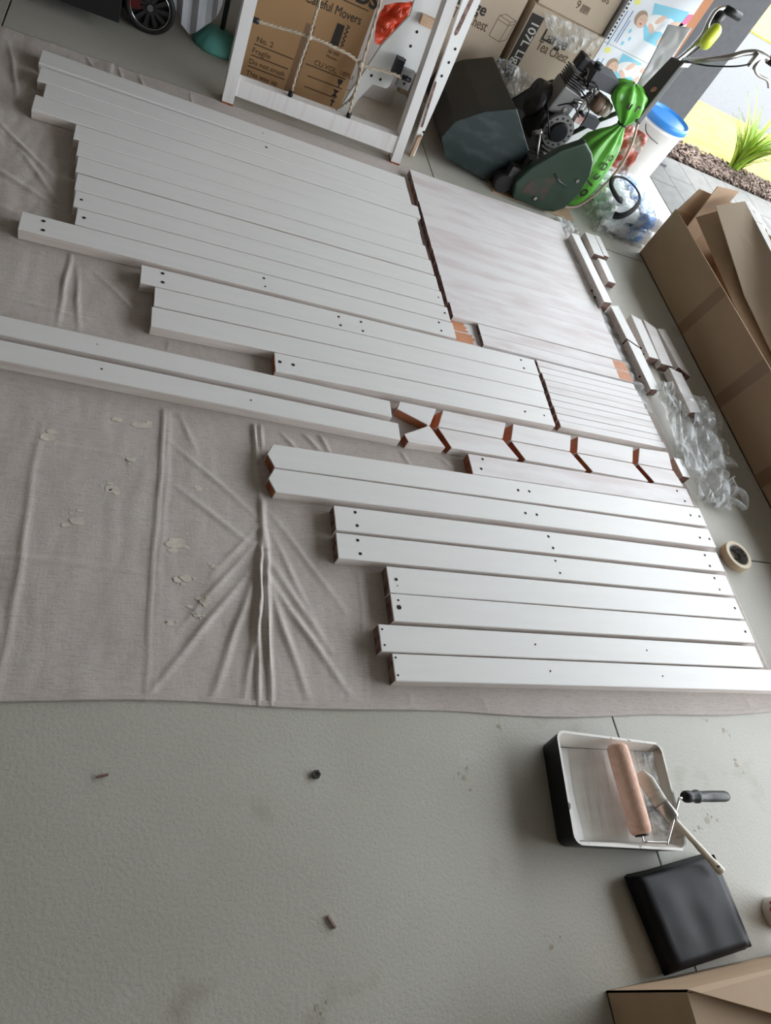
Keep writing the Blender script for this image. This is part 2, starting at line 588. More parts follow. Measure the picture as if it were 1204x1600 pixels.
bm = new_bm(); box(bm, -2.75, -2.6, -1.75, 4.9, -0.08, 2.75); struct('wall_left', bm, 'wall')
bm = new_bm(); box(bm, -2.6, 3.0, 4.5, 4.65, -0.08, 2.75); struct('wall_back', bm, 'wall')
bm = new_bm(); box(bm, -2.6, 3.4, -1.75, -1.6, -0.08, 2.75); struct('wall_front', bm, 'wall')
bm = new_bm(); box(bm, -2.75, 3.4, -1.75, 4.9, 2.6, 2.75); struct('ceiling', bm, 'ceil')
bm = new_bm(); box(bm, 3.2, 3.4, -1.6, 4.5, 2.12, 2.6); struct('wall_right_lintel', bm, 'wall')
bm = new_bm(); box(bm, 3.2, 3.4, -1.6, -1.0, -0.08, 2.55); struct('wall_right', bm, 'wall')
bm = new_bm(); box(bm, 3.4, 4.15, -2.2, 5.0, 2.40, 2.52); struct('roof_eave_added_shade', bm, 'wall')  # unseen eave, added to cut off high sky and shade the floor
bm = new_bm()
box(bm, 3.0, 3.455, 4.5, 4.95, -0.08, 2.6)
struct('wall_pillar', bm, 'pillar')
bm = new_bm()
box(bm, 3.2, 3.46, 4.34, 4.5, -0.08, 0.012)
struct('trim_1', bm, 'pillar')

# outdoors
bm = new_bm(); box(bm, 3.19, 12, -4, 4.56, -0.12, -0.03)
path = struct('path', bm, 'subsoil')
for k in range(7):
    xa = 3.202 + 0.233 * k
    off = 0.15 * (k % 2)
    for j in range(6):
        ya = 1.35 + 0.545 * j + off
        yb = min(ya + 0.54, 4.53)
        if yb - ya < 0.03:
            continue
        bm = new_bm()
        box(bm, xa, xa + 0.229, ya, yb, -0.03, -0.002)
        bevel(bm, 0.002)
        obj('paver', bm, 'paver', path)
bm = new_bm(); box(bm, 4.84, 12, 1.2, 4.56, -0.03, -0.003); obj('concrete_apron', bm, 'paver', path)
bm = new_bm(); box(bm, 3.46, 9, 4.56, 4.88, -0.12, -0.012); struct('ground_bed', bm, 'soil')
bm = new_bm()
for i in range(2600):
    x = random.uniform(3.47, 5.6); y = random.uniform(4.565, 4.9)
    l, w, t = random.uniform(.01, .028), random.uniform(.004, .01), random.uniform(.002, .005)
    mt = Matrix.Translation((x, y, random.uniform(-.01, .018))) @ Matrix.Rotation(random.uniform(0, 6.3), 4, 'Z') @ Matrix.Rotation(random.uniform(-.5, .5), 4, 'Y') @ Matrix.Rotation(random.uniform(-.5, .5), 4, 'X')
    box(bm, -l, l, -w, w, -t, t, 0, mt)
o = obj('bark_mulch', bm, 'chip', loc=(4.5, 4.7, 0))
o['label'] = 'brown bark mulch strip between the pavers and the yellow lawn'
o['category'] = 'mulch'; o['kind'] = 'stuff'
bm = new_bm(); box(bm, 3.46, 30, 4.88, 6.12, -0.12, 0.0); struct('lawn', bm, 'lawn')
bm = new_bm(); box(bm, -6, 40, 6.12, 10.2, -0.14, -0.02); struct('road', bm, 'road')
bm = new_bm(); box(bm, -6, 40, 10.2, 40, -0.14, 0.0); struct('lawn_verge', bm, 'lawn')

# ------------------------------------------------------------------ drop cloth
BOARD_RECTS = []      # filled first: keeps the cloth flat where timber lies on it
B = {
    'a1': (-0.334, 2.863, 1.150, 2.853, 0.098, [(0.492, 2.861, 0.003)]),
    'a2': (-0.324, 2.746, 1.152, 2.751, 0.096, [(0.502, 2.762, 0.006)]),
    'a3': (-0.294, 2.652, 1.183, 2.658, 0.085, []),
    'a4': (-0.317, 2.556, 1.161, 2.557, 0.096, []),
    'a5': (-0.178, 2.456, 1.158, 2.464, 0.088, []),
    'a6': (-0.160, 2.366, 1.169, 2.374, 0.086, []),
    'a7': (-0.153, 2.276, 1.178, 2.283, 0.086, []),
    'a8': (-0.146, 2.180, 1.182, 2.185, 0.088, []),
    'a9': (-0.141, 2.090, 1.188, 2.096, 0.082, [(-0.12, 2.09, 0.005), (1.168, 2.095, 0.004)]),
    'a10': (-0.127, 2.005, 1.199, 2.009, 0.081, [(-0.104, 2.005, 0.006), (1.18, 2.01, 0.005)]),
    'a11': (-0.269, 1.916, 1.204, 1.919, 0.084, [(-0.209, 1.937, 0.006), (-0.205, 1.895, 0.006), (0.463, 1.936, 0.005), (0.466, 1.895, 0.004), (1.14, 1.942, 0.005), (1.142, 1.898, 0.005)]),
    'c1': (0.074, 1.811, 1.560, 1.825, 0.084, [(0.138, 1.835, 0.006), (0.14, 1.794, 0.006), (0.724, 1.835, 0.005), (0.727, 1.794, 0.005), (0.808, 1.837, 0.005), (0.81, 1.792, 0.005), (1.489, 1.845, 0.005), (1.491, 1.801, 0.005)]),
    'c2': (0.118, 1.724, 1.557, 1.738, 0.083, []),
    'c3': (0.114, 1.634, 1.555, 1.651, 0.084, []),
    'c4': (0.484, 1.553, 1.555, 1.564, 0.080, [(0.501, 1.556, 0.006), (0.544, 1.555, 0.006), (1.428, 1.565, 0.005), (1.515, 1.566, 0.004)]),
    'd1': (-1.154, 1.500, 0.867, 1.448, 0.069, [(-0.019, 1.475, 0.002)]),
    'd2': (-1.140, 1.416, 0.884, 1.357, 0.070, [(-0.0, 1.388, 0.003), (0.405, 1.374, 0.003)]),
    'f1': (1.128, 1.274, 2.123, 1.288, 0.083, [(1.182, 1.301, 0.005), (1.167, 1.259, 0.005), (2.064, 1.310, 0.005), (2.083, 1.265, 0.005)]),
    'g1': (0.465, 1.182, 2.145, 1.200, 0.081, [(1.293, 1.192, 0.005), (1.338, 1.194, 0.005), (2.078, 1.199, 0.005), (2.125, 1.2, 0.005)]),
    'g2': (0.465, 1.098, 2.145, 1.107, 0.080, [(1.297, 1.103, 0.005), (1.342, 1.103, 0.005), (2.077, 1.101, 0.005), (2.126, 1.101, 0.005)]),
    'h1': (0.630, 0.999, 2.135, 1.005, 0.080, [(0.694, 1.024, 0.005), (0.695, 0.98, 0.005), (1.364, 1.023, 0.005), (1.369, 0.981, 0.005), (2.064, 1.026, 0.005), (2.066, 0.982, 0.005)]),
    'h2': (0.628, 0.910, 2.129, 0.909, 0.080, [(0.691, 0.932, 0.005), (0.694, 0.89, 0.005), (1.363, 0.934, 0.004), (1.367, 0.891, 0.004), (2.062, 0.932, 0.005), (2.063, 0.887, 0.004)]),
    'i1': (0.766, 0.819, 2.125, 0.818, 0.080, [(0.791, 0.82, 0.005), (0.792, 0.801, 0.002), (2.1, 0.818, 0.005)]),
    'i2': (0.765, 0.736, 2.126, 0.730, 0.080, [(0.786, 0.736, 0.007), (0.787, 0.757, 0.003), (2.099, 0.729, 0.005)]),
    'i3': (0.718, 0.648, 2.115, 0.640, 0.074, [(0.728, 0.671, 0.003), (0.729, 0.628, 0.003), (1.199, 0.648, 0.003), (1.615, 0.645, 0.003)]),
    'i4': (0.746, 0.571, 2.472, 0.557, 0.072, [(0.755, 0.596, 0.003), (0.755, 0.55, 0.003), (1.228, 0.571, 0.003), (1.644, 0.564, 0.003)]),
}
for xl, yl, xr, yr, w, hs in B.values():
    BOARD_RECTS.append((xl, min(yl, yr) - w / 2, xr, max(yl, yr) + w / 2))
BOARD_RECTS += [(0.440, 1.06, 0.48, 1.22), (0.88, 1.31, 2.14, 1.51), (1.18, 1.86, 2.3, 3.03), (1.56, 1.52, 2.25, 1.9), (2.06, 1.7, 2.6, 3.1), (0.28, 2.98, 1.2, 3.16)]

X0, X1, Y0, Y1 = -1.4, 2.186, 0.475, 3.065
NX, NY = 640, 480


def seg_ridge(X, Y, a, b, w, h):
    ax, ay = a; bx, by = b
    X = X + 0.0025 * np.sin(Y * 11 + ax * 30) + 0.0012 * np.sin(Y * 37 + bx * 50)
    Y = Y + 0.003 * np.sin(X * 13 + ay * 20)
    dx, dy = bx - ax, by - ay
    L2 = dx * dx + dy * dy
    t = np.clip(((X - ax) * dx + (Y - ay) * dy) / L2, 0, 1)
    d = np.hypot(X - ax - t * dx, Y - ay - t * dy)
    fade = np.clip(1.0 - np.abs(t - 0.5) * 1.4, 0.15, 1)
    return h * fade * np.exp(-(d / w) ** 2)


gu, gv = np.meshgrid(np.linspace(0, 1, NX + 1), np.linspace(0, 1, NY + 1))
CX = X0 + gu * (X1 - X0)
edge_lo = 0.478 + 0.018 * np.sin(CX * 2.2 + 1.6) * 0.9 - 0.006 * CX + 0.004 * np.sin(CX * 9)
edge_hi = 3.06 + 0.012 * np.sin(CX * 3.0) + 0.01 * CX
CY = edge_lo + gv * (edge_hi - edge_lo)
Hh = np.zeros_like(CX)
for (a, b, w, h) in [
    ((0.173, 1.9), (0.163, 0.47), 0.007, 0.007), ((0.186, 1.9), (0.178, 0.47), 0.012, 0.003),
    ((0.420, 1.45), (0.433, 0.90), 0.008, 0.016), ((0.445, 1.45), (0.437, 0.90), 0.007, 0.014),
    ((0.428, 0.95), (0.408, 0.46), 0.009, 0.018), ((0.442, 0.95), (0.440, 0.46), 0.008, 0.018), ((0.425, 0.9), (0.425, 0.7), 0.006, 0.012),
    ((0.433, 0.874), (0.163, 0.50), 0.012, 0.007), ((0.433, 0.874), (0.305, 0.50), 0.014, 0.009), ((0.436, 0.80), (0.375, 0.49), 0.012, 0.008),
    ((0.43, 0.93), (0.23, 0.66), 0.010, 0.005), ((0.43, 0.98), (0.30, 0.80), 0.010, 0.004),
    ((0.439, 0.819), (0.634, 0.513), 0.013, 0.009), ((0.439, 0.819), (0.528, 0.505), 0.014, 0.009), ((0.44, 0.87), (0.60, 0.62), 0.014, 0.007),
    ((0.455, 1.016), (0.648, 0.725), 0.012, 0.005), ((0.455, 0.95), (0.56, 0.70), 0.012, 0.005),
    ((0.202, 1.06), (0.40, 0.909), 0.012, 0.005), ((0.189, 1.205), (0.419, 0.99), 0.010, 0.005), ((0.21, 1.31), (0.26, 1.18), 0.008, 0.004),
    ((-0.121, 1.2), (-0.112, 0.50), 0.010, 0.005), ((-0.128, 1.95), (-0.122, 1.55), 0.008, 0.009), ((-0.105, 1.82), (-0.07, 1.55), 0.008, 0.007),
    ((-0.05, 1.8), (0.16, 1.58), 0.012, 0.006), ((-0.3, 1.62), (-0.05, 1.6), 0.01, 0.004),
    ((0.70, 0.95), (0.682, 0.47), 0.006, 0.003),
    ((0.657, 1.43), (0.72, 1.312), 0.009, 0.010), ((0.69, 1.43), (0.745, 1.31), 0.009, 0.009), ((0.60, 1.38), (0.66, 1.22), 0.010, 0.008), ((0.547, 1.339), (0.639, 1.223), 0.010, 0.008),
    ((0.957, 1.40), (1.032, 1.30), 0.009, 0.008), ((0.88, 1.34), (0.93, 1.24), 0.010, 0.007), ((1.03, 1.32), (1.09, 1.26), 0.010, 0.007), ((0.5, 1.3), (0.56, 1.23), 0.009, 0.008),
    ((-0.9, 1.16), (0.17, 1.13), 0.010, 0.004), ((-0.9, 0.86), (0.16, 0.80), 0.011, 0.004),
    ((-0.50, 2.9), (-0.42, 2.30), 0.012, 0.012), ((-0.45, 2.95), (-0.36, 2.55), 0.010, 0.010), ((-0.42, 2.45), (-0.22, 2.22), 0.014, 0.010), ((-0.5, 2.25), (-0.18, 2.06), 0.016, 0.010),
    ((-0.55, 2.5), (-0.35, 2.35), 0.014, 0.008), ((-0.32, 2.30), (-0.19, 2.10), 0.013, 0.008), ((-0.6, 2.08), (-0.28, 1.98), 0.014, 0.008),
    ((-0.08, 3.05), (-0.05, 2.93), 0.008, 0.008), ((0.0, 3.05), (0.03, 2.93), 0.008, 0.007), ((-0.2, 3.05), (-0.14, 2.94), 0.010, 0.008), ((0.2, 3.05), (0.22, 2.93), 0.006, 0.006),
    ((0.40, 3.09), (0.43, 2.95), 0.009, 0.022), ((0.43, 3.08), (0.56, 2.96), 0.011, 0.013), ((0.6, 3.06), (0.64, 2.94), 0.009, 0.010), ((0.8, 3.05), (0.93, 2.93), 0.013, 0.012), ((0.95, 3.06), (1.05, 2.92), 0.012, 0.010),
    ((0.79, 0.55), (0.80, 0.47), 0.006, 0.003), ((1.0, 0.54), (1.02, 0.46), 0.006, 0.003), ((2.0, 0.54), (2.02, 0.46), 0.006, 0.004),
]:
    Hh += seg_ridge(CX, CY, a, b, w * 0.62, h * 0.62)
nzv = np.zeros_like(CX)
for j in range(NY + 1):
    for i in range(NX + 1):
        x, y = CX[j, i], CY[j, i]
        v = mnoise.noise((x * 5, y * 5, 1.3)) * 0.5 + mnoise.noise((x * 14, y * 9, 4.1)) * 0.35 + abs(mnoise.noise((x * 22, y * 7, 2.2))) * 0.35
        amp = 0.0035
        if x < -0.1 and y > 1.9:
            amp = 0.009
        nzv[j, i] = (v + 0.25) * amp
Hh += np.maximum(nzv, 0)
mask = np.ones_like(CX)
for (xa, ya, xb, yb) in BOARD_RECTS:
    dx = np.maximum(np.maximum(xa - CX, CX - xb), 0)
    dy = np.maximum(np.maximum(ya - CY, CY - yb), 0)
    mask = np.minimum(mask, np.clip(np.hypot(dx, dy) / 0.02, 0, 1))
CZ = 0.0018 + Hh * mask
verts = np.stack([CX, CY, CZ], -1).reshape(-1, 3)
idx = np.arange((NX + 1) * (NY + 1)).reshape(NY + 1, NX + 1)
faces = np.stack([idx[:-1, :-1], idx[:-1, 1:], idx[1:, 1:], idx[1:, :-1]], -1).reshape(-1, 4)
me = bpy.data.meshes.new('drop_cloth')
me.from_pydata(verts.tolist(), [], faces.tolist())
me.polygons.foreach_set('use_smooth', [True] * len(me.polygons))
me.materials.append(M['canvas'])
cloth = bpy.data.objects.new('drop_cloth', me)
COL.objects.link(cloth)
ORG['drop_cloth'] = Vector((0, 0, 0))
tag(cloth, 'creased beige canvas drop cloth spread over the concrete under the boards', 'drop cloth')
sol = cloth.modifiers.new('thickness', 'SOLIDIFY'); sol.thickness = 0.0012; sol.offset = -1
# stitched hem along the near edge and the right edge
bm = new_bm()
prevv = None
for k in range(121):
    x = X0 + 0.002 + (X1 - X0 - 0.004) * k / 120
    e = 0.478 + 0.018 * math.sin(x * 2.2 + 1.6) * 0.9 - 0.006 * x + 0.004 * math.sin(x * 9)
    i = min(NX, int(round((x - X0) / (X1 - X0) * NX)))
    za, zb = CZ[0, i] + 0.0012, CZ[1, i] + 0.0012
    cur = (bm.verts.new((x, e, za - 0.002)), bm.verts.new((x, e + 0.002, za + 0.0006)), bm.verts.new((x, e + 0.013, zb + 0.0006)), bm.verts.new((x, e + 0.014, zb - 0.001)))
    if prevv:
        for q in range(3):
            bm.faces.new((prevv[q], cur[q], cur[q + 1], prevv[q + 1]))
    prevv = cur
obj('hem', bm, 'canvas', cloth)
for (x, y, r) in [(0.105, 1.243, .026), (0.096, 1.124, .018), (0.058, 1.027, .022), (0.268, 1.06, .012), (0.216, 0.889, .028), (-0.012, 0.924, .024), (0.242, 0.793, .018), (0.209, 0.675, .014), (0.288, 0.737, .018), (-0.102, 1.158, .026), (0.31, 0.83, .012), (0.27, 0.70, .012)]:
    bm = new_bm()
    for b_ in range(5):
        n = 16
        ox, oy = (0, 0) if b_ == 0 else (random.gauss(0, r * .9), random.gauss(0, r * .6))
        rb_ = r * (random.uniform(.45, .7) if b_ == 0 else random.uniform(.12, .4))
        vs = []
        for k in range(n + 1):
            a = 2 * math.pi * k / n
            rr = 0 if k == n else rb_ * (1 + 0.45 * mnoise.noise((ox * 40 + x * 9 + math.cos(a) * 1.2, y * 9 + math.sin(a) * 1.2, b_)))
            px, py = x + ox + rr * math.cos(a) * 1.3, y + oy + rr * math.sin(a) * 0.8
            i = int(np.clip(round((px - X0) / (X1 - X0) * NX), 0, NX)); j = int(np.clip(round((py - 0.478) / 2.585 * NY), 0, NY))
            vs.append(bm.verts.new((px, py, CZ[max(j - 1, 0):j + 2, max(i - 1, 0):i + 2].max() + 0.0006)))
        for k in range(n):
            bm.faces.new((vs[n], vs[k], vs[(k + 1) % n]))
    o = obj('paint_spot', bm, 'paintspot', cloth)
    o['kind'] = 'stuff'

# ------------------------------------------------------------------ painted boards
hole_mesh = {}


def add_holes(o, hs, ztop):
    for x, y, r in hs:
        if r not in hole_mesh:
            b2 = new_bm()
            n = 10
            f = b2.faces.new([b2.verts.new((r * math.cos(2 * math.pi * k / n), r * math.sin(2 * math.pi * k / n), 0)) for k in range(n)])
            b2.faces.new([b2.verts.new((r * math.cos(-2 * math.pi * k / n), r * math.sin(-2 * math.pi * k / n), -0.001)) for k in range(n)])
            hm = bpy.data.meshes.new('screw_hole')
            b2.to_mesh(hm); b2.free()
            hm.materials.append(M['hole'])
            hole_mesh[r] = hm
        h = bpy.data.objects.new('screw_hole', hole_mesh[r])
        COL.objects.link(h)
        h.parent = o
        h.location = Vector((x, y, ztop + 0.0005)) - ORG[o.name]


def timber(name, outline, z0, t, mats, label, cat, group, bev=0.0018, end_edges=(), foot=None):
    """a board from its plan outline; faces over end_edges take material 1, other sides take material 2"""
    bm = new_bm()
    n = len(outline)
    lo = [bm.verts.new((p[0], p[1], z0)) for p in (foot or outline)]
    hi = [bm.verts.new((p[0], p[1], z0 + t)) for p in outline]
    fs = [bm.faces.new(lo[::-1]), bm.faces.new(hi)]
    for i in range(n):
        f = bm.faces.new((lo[i], lo[(i + 1) % n], hi[(i + 1) % n], hi[i]))
        f.material_index = 1 if i in end_edges else 2
        fs.append(f)
    bmesh.ops.recalc_face_normals(bm, faces=fs)
    if bev:
        bevel(bm, bev)
    cx = sum(p[0] for p in outline) / n
    cy = sum(p[1] for p in outline) / n
    o = obj(name, bm, mats, loc=(cx, cy, z0))
    return tag(o, label, cat, group)


LBL = {
    'a1': 'white board at the far edge of the drop cloth, alongside the rope frame',
    'a2': 'white board with one dark knot hole midway, second from the rope frame',
    'a3': 'white board third from the rope frame, right end touching the washed lining boards',
    'a4': 'white board fourth from the rope frame, left end jutting past its lower neighbours',
    'a5': 'white board fifth from the rope frame, left end set back from the jutting fourth',
    'a6': 'white board sixth from the rope frame, tight against the next board below',
    'a7': 'white board seventh from the rope frame, wide dark gap on its near side',
    'a8': 'plain white board eighth from the rope frame, just beyond the two single-holed boards',
    'a9': 'white board ninth from the rope frame, farther of two with one hole at each end',
    'a10': 'white board tenth from the rope frame, nearer of two with one hole at each end',
    'a11': 'long white board whose left end with two holes juts beyond its whole stack',
    'c1': 'white board with eight screw holes in four pairs, left end stepping past the next',
    'c2': 'plain white board set back at left, tight behind the eight-holed board',
    'c3': 'plain white board with raw brown left end above the short board with two holes',
    'c4': 'short white board with two holes side by side at its left end',
    'd1': 'upper of two long slim white boards running out of the photo at left',
    'd2': 'lower of two long slim white boards running out of the photo at left',
    'f1': 'short washed board beside the chevron pieces with two holes at each end',
    'g1': 'upper of two white boards with pointed left ends',
    'g2': 'lower of two white boards with pointed left ends',
    'h1': 'upper of two white boards with two holes at left end, middle and right end',
    'h2': 'lower of two white boards with two holes at left end, middle and right end',
    'i1': 'white board with one small hole near each end, above the large-holed board',
    'i2': 'white board with one large black hole near its left end',
    'i3': 'white board second from the near cloth edge, tiny nail holes at its left end',
    'i4': 'white board nearest the camera, running out of the photo at right',
}
GRP = {'a': 'white boards in the far stack', 'c': 'white boards in the middle stack', 'd': 'long slim white boards', 'f': 'washed boards',
       'g': 'pointed white boards', 'h': 'white boards with paired holes', 'i': 'white boards by the near cloth edge'}
T = 0.035
Z0 = 0.0025
for k, (xl, yl, xr, yr, w, hs) in B.items():
    d = Vector((xr - xl, yr - yl)).normalized()
    nrm = Vector((-d.y, d.x))
    wob = [random.uniform(-0.0005, 0.0005) for _ in range(2)]
    l, r_ = Vector((xl, yl)), Vector((xr, yr))
    top = 'wash' if k == 'f1' else 'paint'
    if k in ('g1', 'g2'):
        out = [l - nrm * w / 2, r_ - nrm * w / 2, r_ + nrm * w / 2, l + nrm * w / 2, l - d * 0.019 + nrm * 0.002]
        ends = (1, 3, 4)
    else:
        out = [l - nrm * w / 2, r_ - nrm * w / 2, r_ + nrm * w / 2, l + nrm * w / 2]
        ends = (1, 3)
    t = T + random.uniform(-0.0012, 0.0012)
    o = timber('board', [tuple(p) for p in out], Z0, t, [top, 'stain' if k in ('g1', 'g2', 'c4', 'f1', 'a1') else 'rawend', 'edge' if k != 'a1' else 'paint'], LBL[k], 'board', GRP[k[0]], end_edges=ends)
    add_holes(o, hs, Z0 + t)

# chevron pieces: mitred short boards in two mirrored rows
CH = [
    ('eu1', [(0.907, 1.49), (1.042, 1.488), (1.004, 1.410), (0.995, 1.408), (0.89, 1.453)], 'far row'),
    ('el1', [(0.899, 1.349), (0.995, 1.403), (1.003, 1.403), (1.045, 1.323), (0.91, 1.320)], 'near row'),
    ('eu2', [(1.069, 1.488), (1.324, 1.488), (1.290, 1.410), (1.035, 1.410)], 'far'),
    ('el2', [(1.033, 1.405), (1.289, 1.405), (1.336, 1.330), (1.069, 1.326)], 'near'),
    ('eu3', [(1.356, 1.490), (1.614, 1.490), (1.583, 1.411), (1.325, 1.411)], 'far'),
    ('el3', [(1.324, 1.406), (1.583, 1.406), (1.630, 1.331), (1.363, 1.331)], 'near'),
    ('eu4', [(1.648, 1.492), (1.919, 1.494), (1.883, 1.413), (1.615, 1.412)], 'far'),
    ('el4', [(1.612, 1.407), (1.882, 1.408), (1.927, 1.332), (1.659, 1.332)], 'near'),
    ('eu5', [(1.954, 1.497), (2.110, 1.505), (2.090, 1.415), (1.912, 1.415)], 'far'),
    ('el5', [(1.910, 1.410), (2.092, 1.411), (2.112, 1.338), (1.958, 1.334)], 'near'),
]
ordn = ['first', 'second', 'third', 'fourth', 'fifth']
for k, pts, row in CH:
    i = int(k[2]) - 1
    if i == 0:
        lab = 'washed mitred offcut tapering to the left, ' + ('farther' if k[1] == 'u' else 'nearer') + ' of the pair heading the chevron row'
        ends = (1, 3, 4) if k[1] == 'u' else (0, 2, 4)
    else:
        lab = 'short washed mitred board, %s in the %s row of chevron pieces from the left' % (ordn[i], 'farther' if k[1] == 'u' else 'nearer')
        ends = (1, 3)
    foot = None
    if i > 0:      # the mitred ends are undercut: each left end slopes out towards its foot, each right end slopes back
        s_ = .024 if k[1] == 'u' else .004
        foot = [(p[0] - s_, p[1]) for p in pts]
    ot = timber('chevron_board', pts, Z0, T, ['wash2', 'orangeface' if k[1] == 'u' else 'stain', 'edge'], lab, 'board', 'mitred chevron pieces', bev=0.001, end_edges=ends, foot=foot)
    if k == 'el1':
        add_holes(ot, [], 0)

# washed lining boards (slightly thinner), laid tight together
NT = 12
ya, yb = 3.005, 2.012
for i in range(NT):
    y1 = ya + (yb - ya) * i / NT
    y0 = ya + (yb - ya) * (i + 1) / NT
    xl = 1.195 + 0.022 * (i / NT) + random.uniform(-0.001, 0.001)
    if i == 11:
        xl = 1.222
    xr = 2.066 + 0.018 * (i / NT) + random.uniform(-0.004, 0.004)
    gg = 0.00012 if i not in (0, 4, 7, 9) else 0.0005
    on = ['first', 'second', 'third', 'fourth', 'fifth', 'sixth', 'seventh', 'eighth', 'ninth', 'tenth', 'eleventh', 'twelfth'][i]
    sl = 0.007
    timber('lining_board', [(xl, y0 + gg), (xr, y0 + gg + sl * .8), (xr, y1 - gg + sl * .8), (xl, y1 - gg)], Z0, 0.028 + random.uniform(-.0002, .0002),
           ['wash', 'rawend', 'edge'], 'thin white-washed lining board, %s of the twelve counted from the green mower' % on, 'board', 'washed lining boards', bev=0, end_edges=(1, 3))

# two half-lapped rails with orange bare laps
for i, (y1, y0) in enumerate(((2.008, 1.950), (1.948, 1.890))):
    t = thing('lapped_rail', 'washed rail with bare orange lapped ends, %s of the two beside the narrow slats' % ('farther' if i == 0 else 'nearer'), 'board', (1.7, (y0 + y1) / 2, Z0), 'half-lapped rails')
    bm = new_bm()
    box(bm, 1.333, 2.094, y0, y1, Z0, Z0 + 0.028)
    bevel(bm, 0.001)
    for f in bm.faces:
        f.material_index = 1 if abs(f.normal.x) > .9 else 0
    obj('rail_body', bm, ['wash', 'rawend'], t)
    bm = new_bm()
    box(bm, 1.216, 1.3325, y0, y1, Z0, Z0 + 0.013)
    bevel(bm, 0.001)
    obj('lap', bm, 'wash2', t)
    xe = 1.216 + (0.062 if i == 0 else 0.083)
    bm = new_bm()
    n = 9
    edge = [(xe + random.uniform(-.010, .012), y0 + .002 + (y1 - y0 - .004) * k / n) for k in range(n + 1)]
    bm.faces.new([bm.verts.new((p[0], p[1], Z0 + 0.0134)) for p in [(1.217, y0 + .002)] + edge + [(1.217, y1 - .002)]])
    o = obj('bare_lap_face', bm, 'orange', t); o['label'] = 'bare orange stained lap face at the left end'
    bm = new_bm()
    xa = 2.018
    bm.faces.new([bm.verts.new(p) for p in ((xa, y0 + .002, Z0 + 0.0284), (2.0935, y0 + .002, Z0 + 0.0284), (2.0935, y1 - .002, Z0 + 0.0284), (xa + .002, y1 - .002, Z0 + 0.0284))])
    o = obj('bare_lap_face', bm, 'orange', t); o['label'] = 'bare orange square at the right end'

# narrow slats
NS = 10
for i in range(NS):
    y1 = 1.880 + (1.532 - 1.880) * i / NS
    y0 = 1.880 + (1.532 - 1.880) * (i + 1) / NS
    xl = 1.579 + random.uniform(-.004, .004) + 0.010 * i / NS
    xr = 2.090 + 0.030 * i / NS + random.uniform(-.003, .003)
    on = ['first', 'second', 'third', 'fourth', 'fifth', 'sixth', 'seventh', 'eighth', 'ninth', 'tenth'][i]
    timber('slat', [(xl, y0 + .0013), (xr, y0 + .0013), (xr, y1 - .0013), (xl, y1 - .0013)], Z0, 0.028 + random.uniform(-.001, .001),
           ['wash2', 'rawend', 'edge'], 'narrow white-washed slat, %s of ten counted from the orange-ended rails' % on, 'slat', 'narrow washed slats', bev=0.001, end_edges=(1, 3))

# offcuts on the floor to the right
OFF = [
    ('k1', [(2.068, 2.872), (2.118, 2.880), (2.138, 2.375), (2.085, 2.365)], 0.062, 'paint', 'long thick white offcut with two holes in its side, along the lining boards'),
    ('k2', [(2.220, 2.990), (2.285, 2.990), (2.282, 2.812), (2.217, 2.812)], 0.032, 'paint', 'short white block by the bottle pack, left of a touching pair'),
    ('k3', [(2.291, 3.002), (2.326, 3.002), (2.326, 2.830), (2.291, 2.830)], 0.030, 'paint', 'short white block by the bottle pack, right of a touching pair'),
    ('k4', [(2.226, 2.778), (2.275, 2.778), (2.275, 2.598), (2.226, 2.598)], 0.034, 'paint', 'single short white block nearer than the touching pair'),
    ('m1', [(2.150, 2.385), (2.205, 2.405), (2.222, 2.130), (2.160, 2.170)], 0.040, 'paint', 'mitred white offcut end to end behind another with a thin dark gap'),
    ('m2', [(2.160, 2.158), (2.222, 2.118), (2.224, 1.868), (2.168, 1.858)], 0.040, 'paint', 'mitred white offcut with two holes in its side, beside the orange rail ends'),
    ('m3', [(2.268, 2.366), (2.325, 2.345), (2.318, 2.080), (2.258, 2.080)], 0.040, 'paint', 'white offcut with angled far end and two side holes, middle of the offcuts'),
    ('m4', [(2.345, 2.358), (2.408, 2.318), (2.395, 2.058), (2.325, 2.058)], 0.038, 'wash2', 'shaded washed offcut with angled far end, beside the white one with side holes'),
    ('m5', [(2.424, 2.322), (2.476, 2.335), (2.492, 2.020), (2.438, 2.070)], 0.036, 'wash2', 'shaded washed offcut nearest the long carton'),
    ('m6', [(2.365, 2.045), (2.435, 2.025), (2.437, 1.790), (2.362, 1.772)], 0.038, 'wash2', 'shaded washed offcut with one hole, half under the milky plastic'),
    ('n1', [(2.122, 1.480), (2.165, 1.478), (2.168, 1.385), (2.128, 1.388)], 0.038, 'paint', 'small white end block at the right end of the chevron pieces'),
]
SIDE_HOLES = {'k1': [(2.0795, 2.475), (2.0805, 2.43)], 'm2': [(2.1655, 1.95), (2.1665, 1.91)], 'm3': [(2.2597, 2.155), (2.2590, 2.115)], 'm4': [(2.3275, 2.095)], 'm6': [(2.3625, 1.83)]}
for k, pts, t, m, lab in OFF:
    o = timber('timber_offcut', pts, 0.0035, t, [m, 'rawend', 'edge'], lab, 'offcut', 'timber offcuts beside the carton', bev=0.0012, end_edges=(0, 2))
    for (x, y) in SIDE_HOLES.get(k, []):
        bm = new_bm()
        cyl(bm, (x - 0.004, y, t * 0.55), (x + 0.004, y, t * 0.55), 0.0045, n=10)
        obj('screw_hole', bm, 'hole', o)

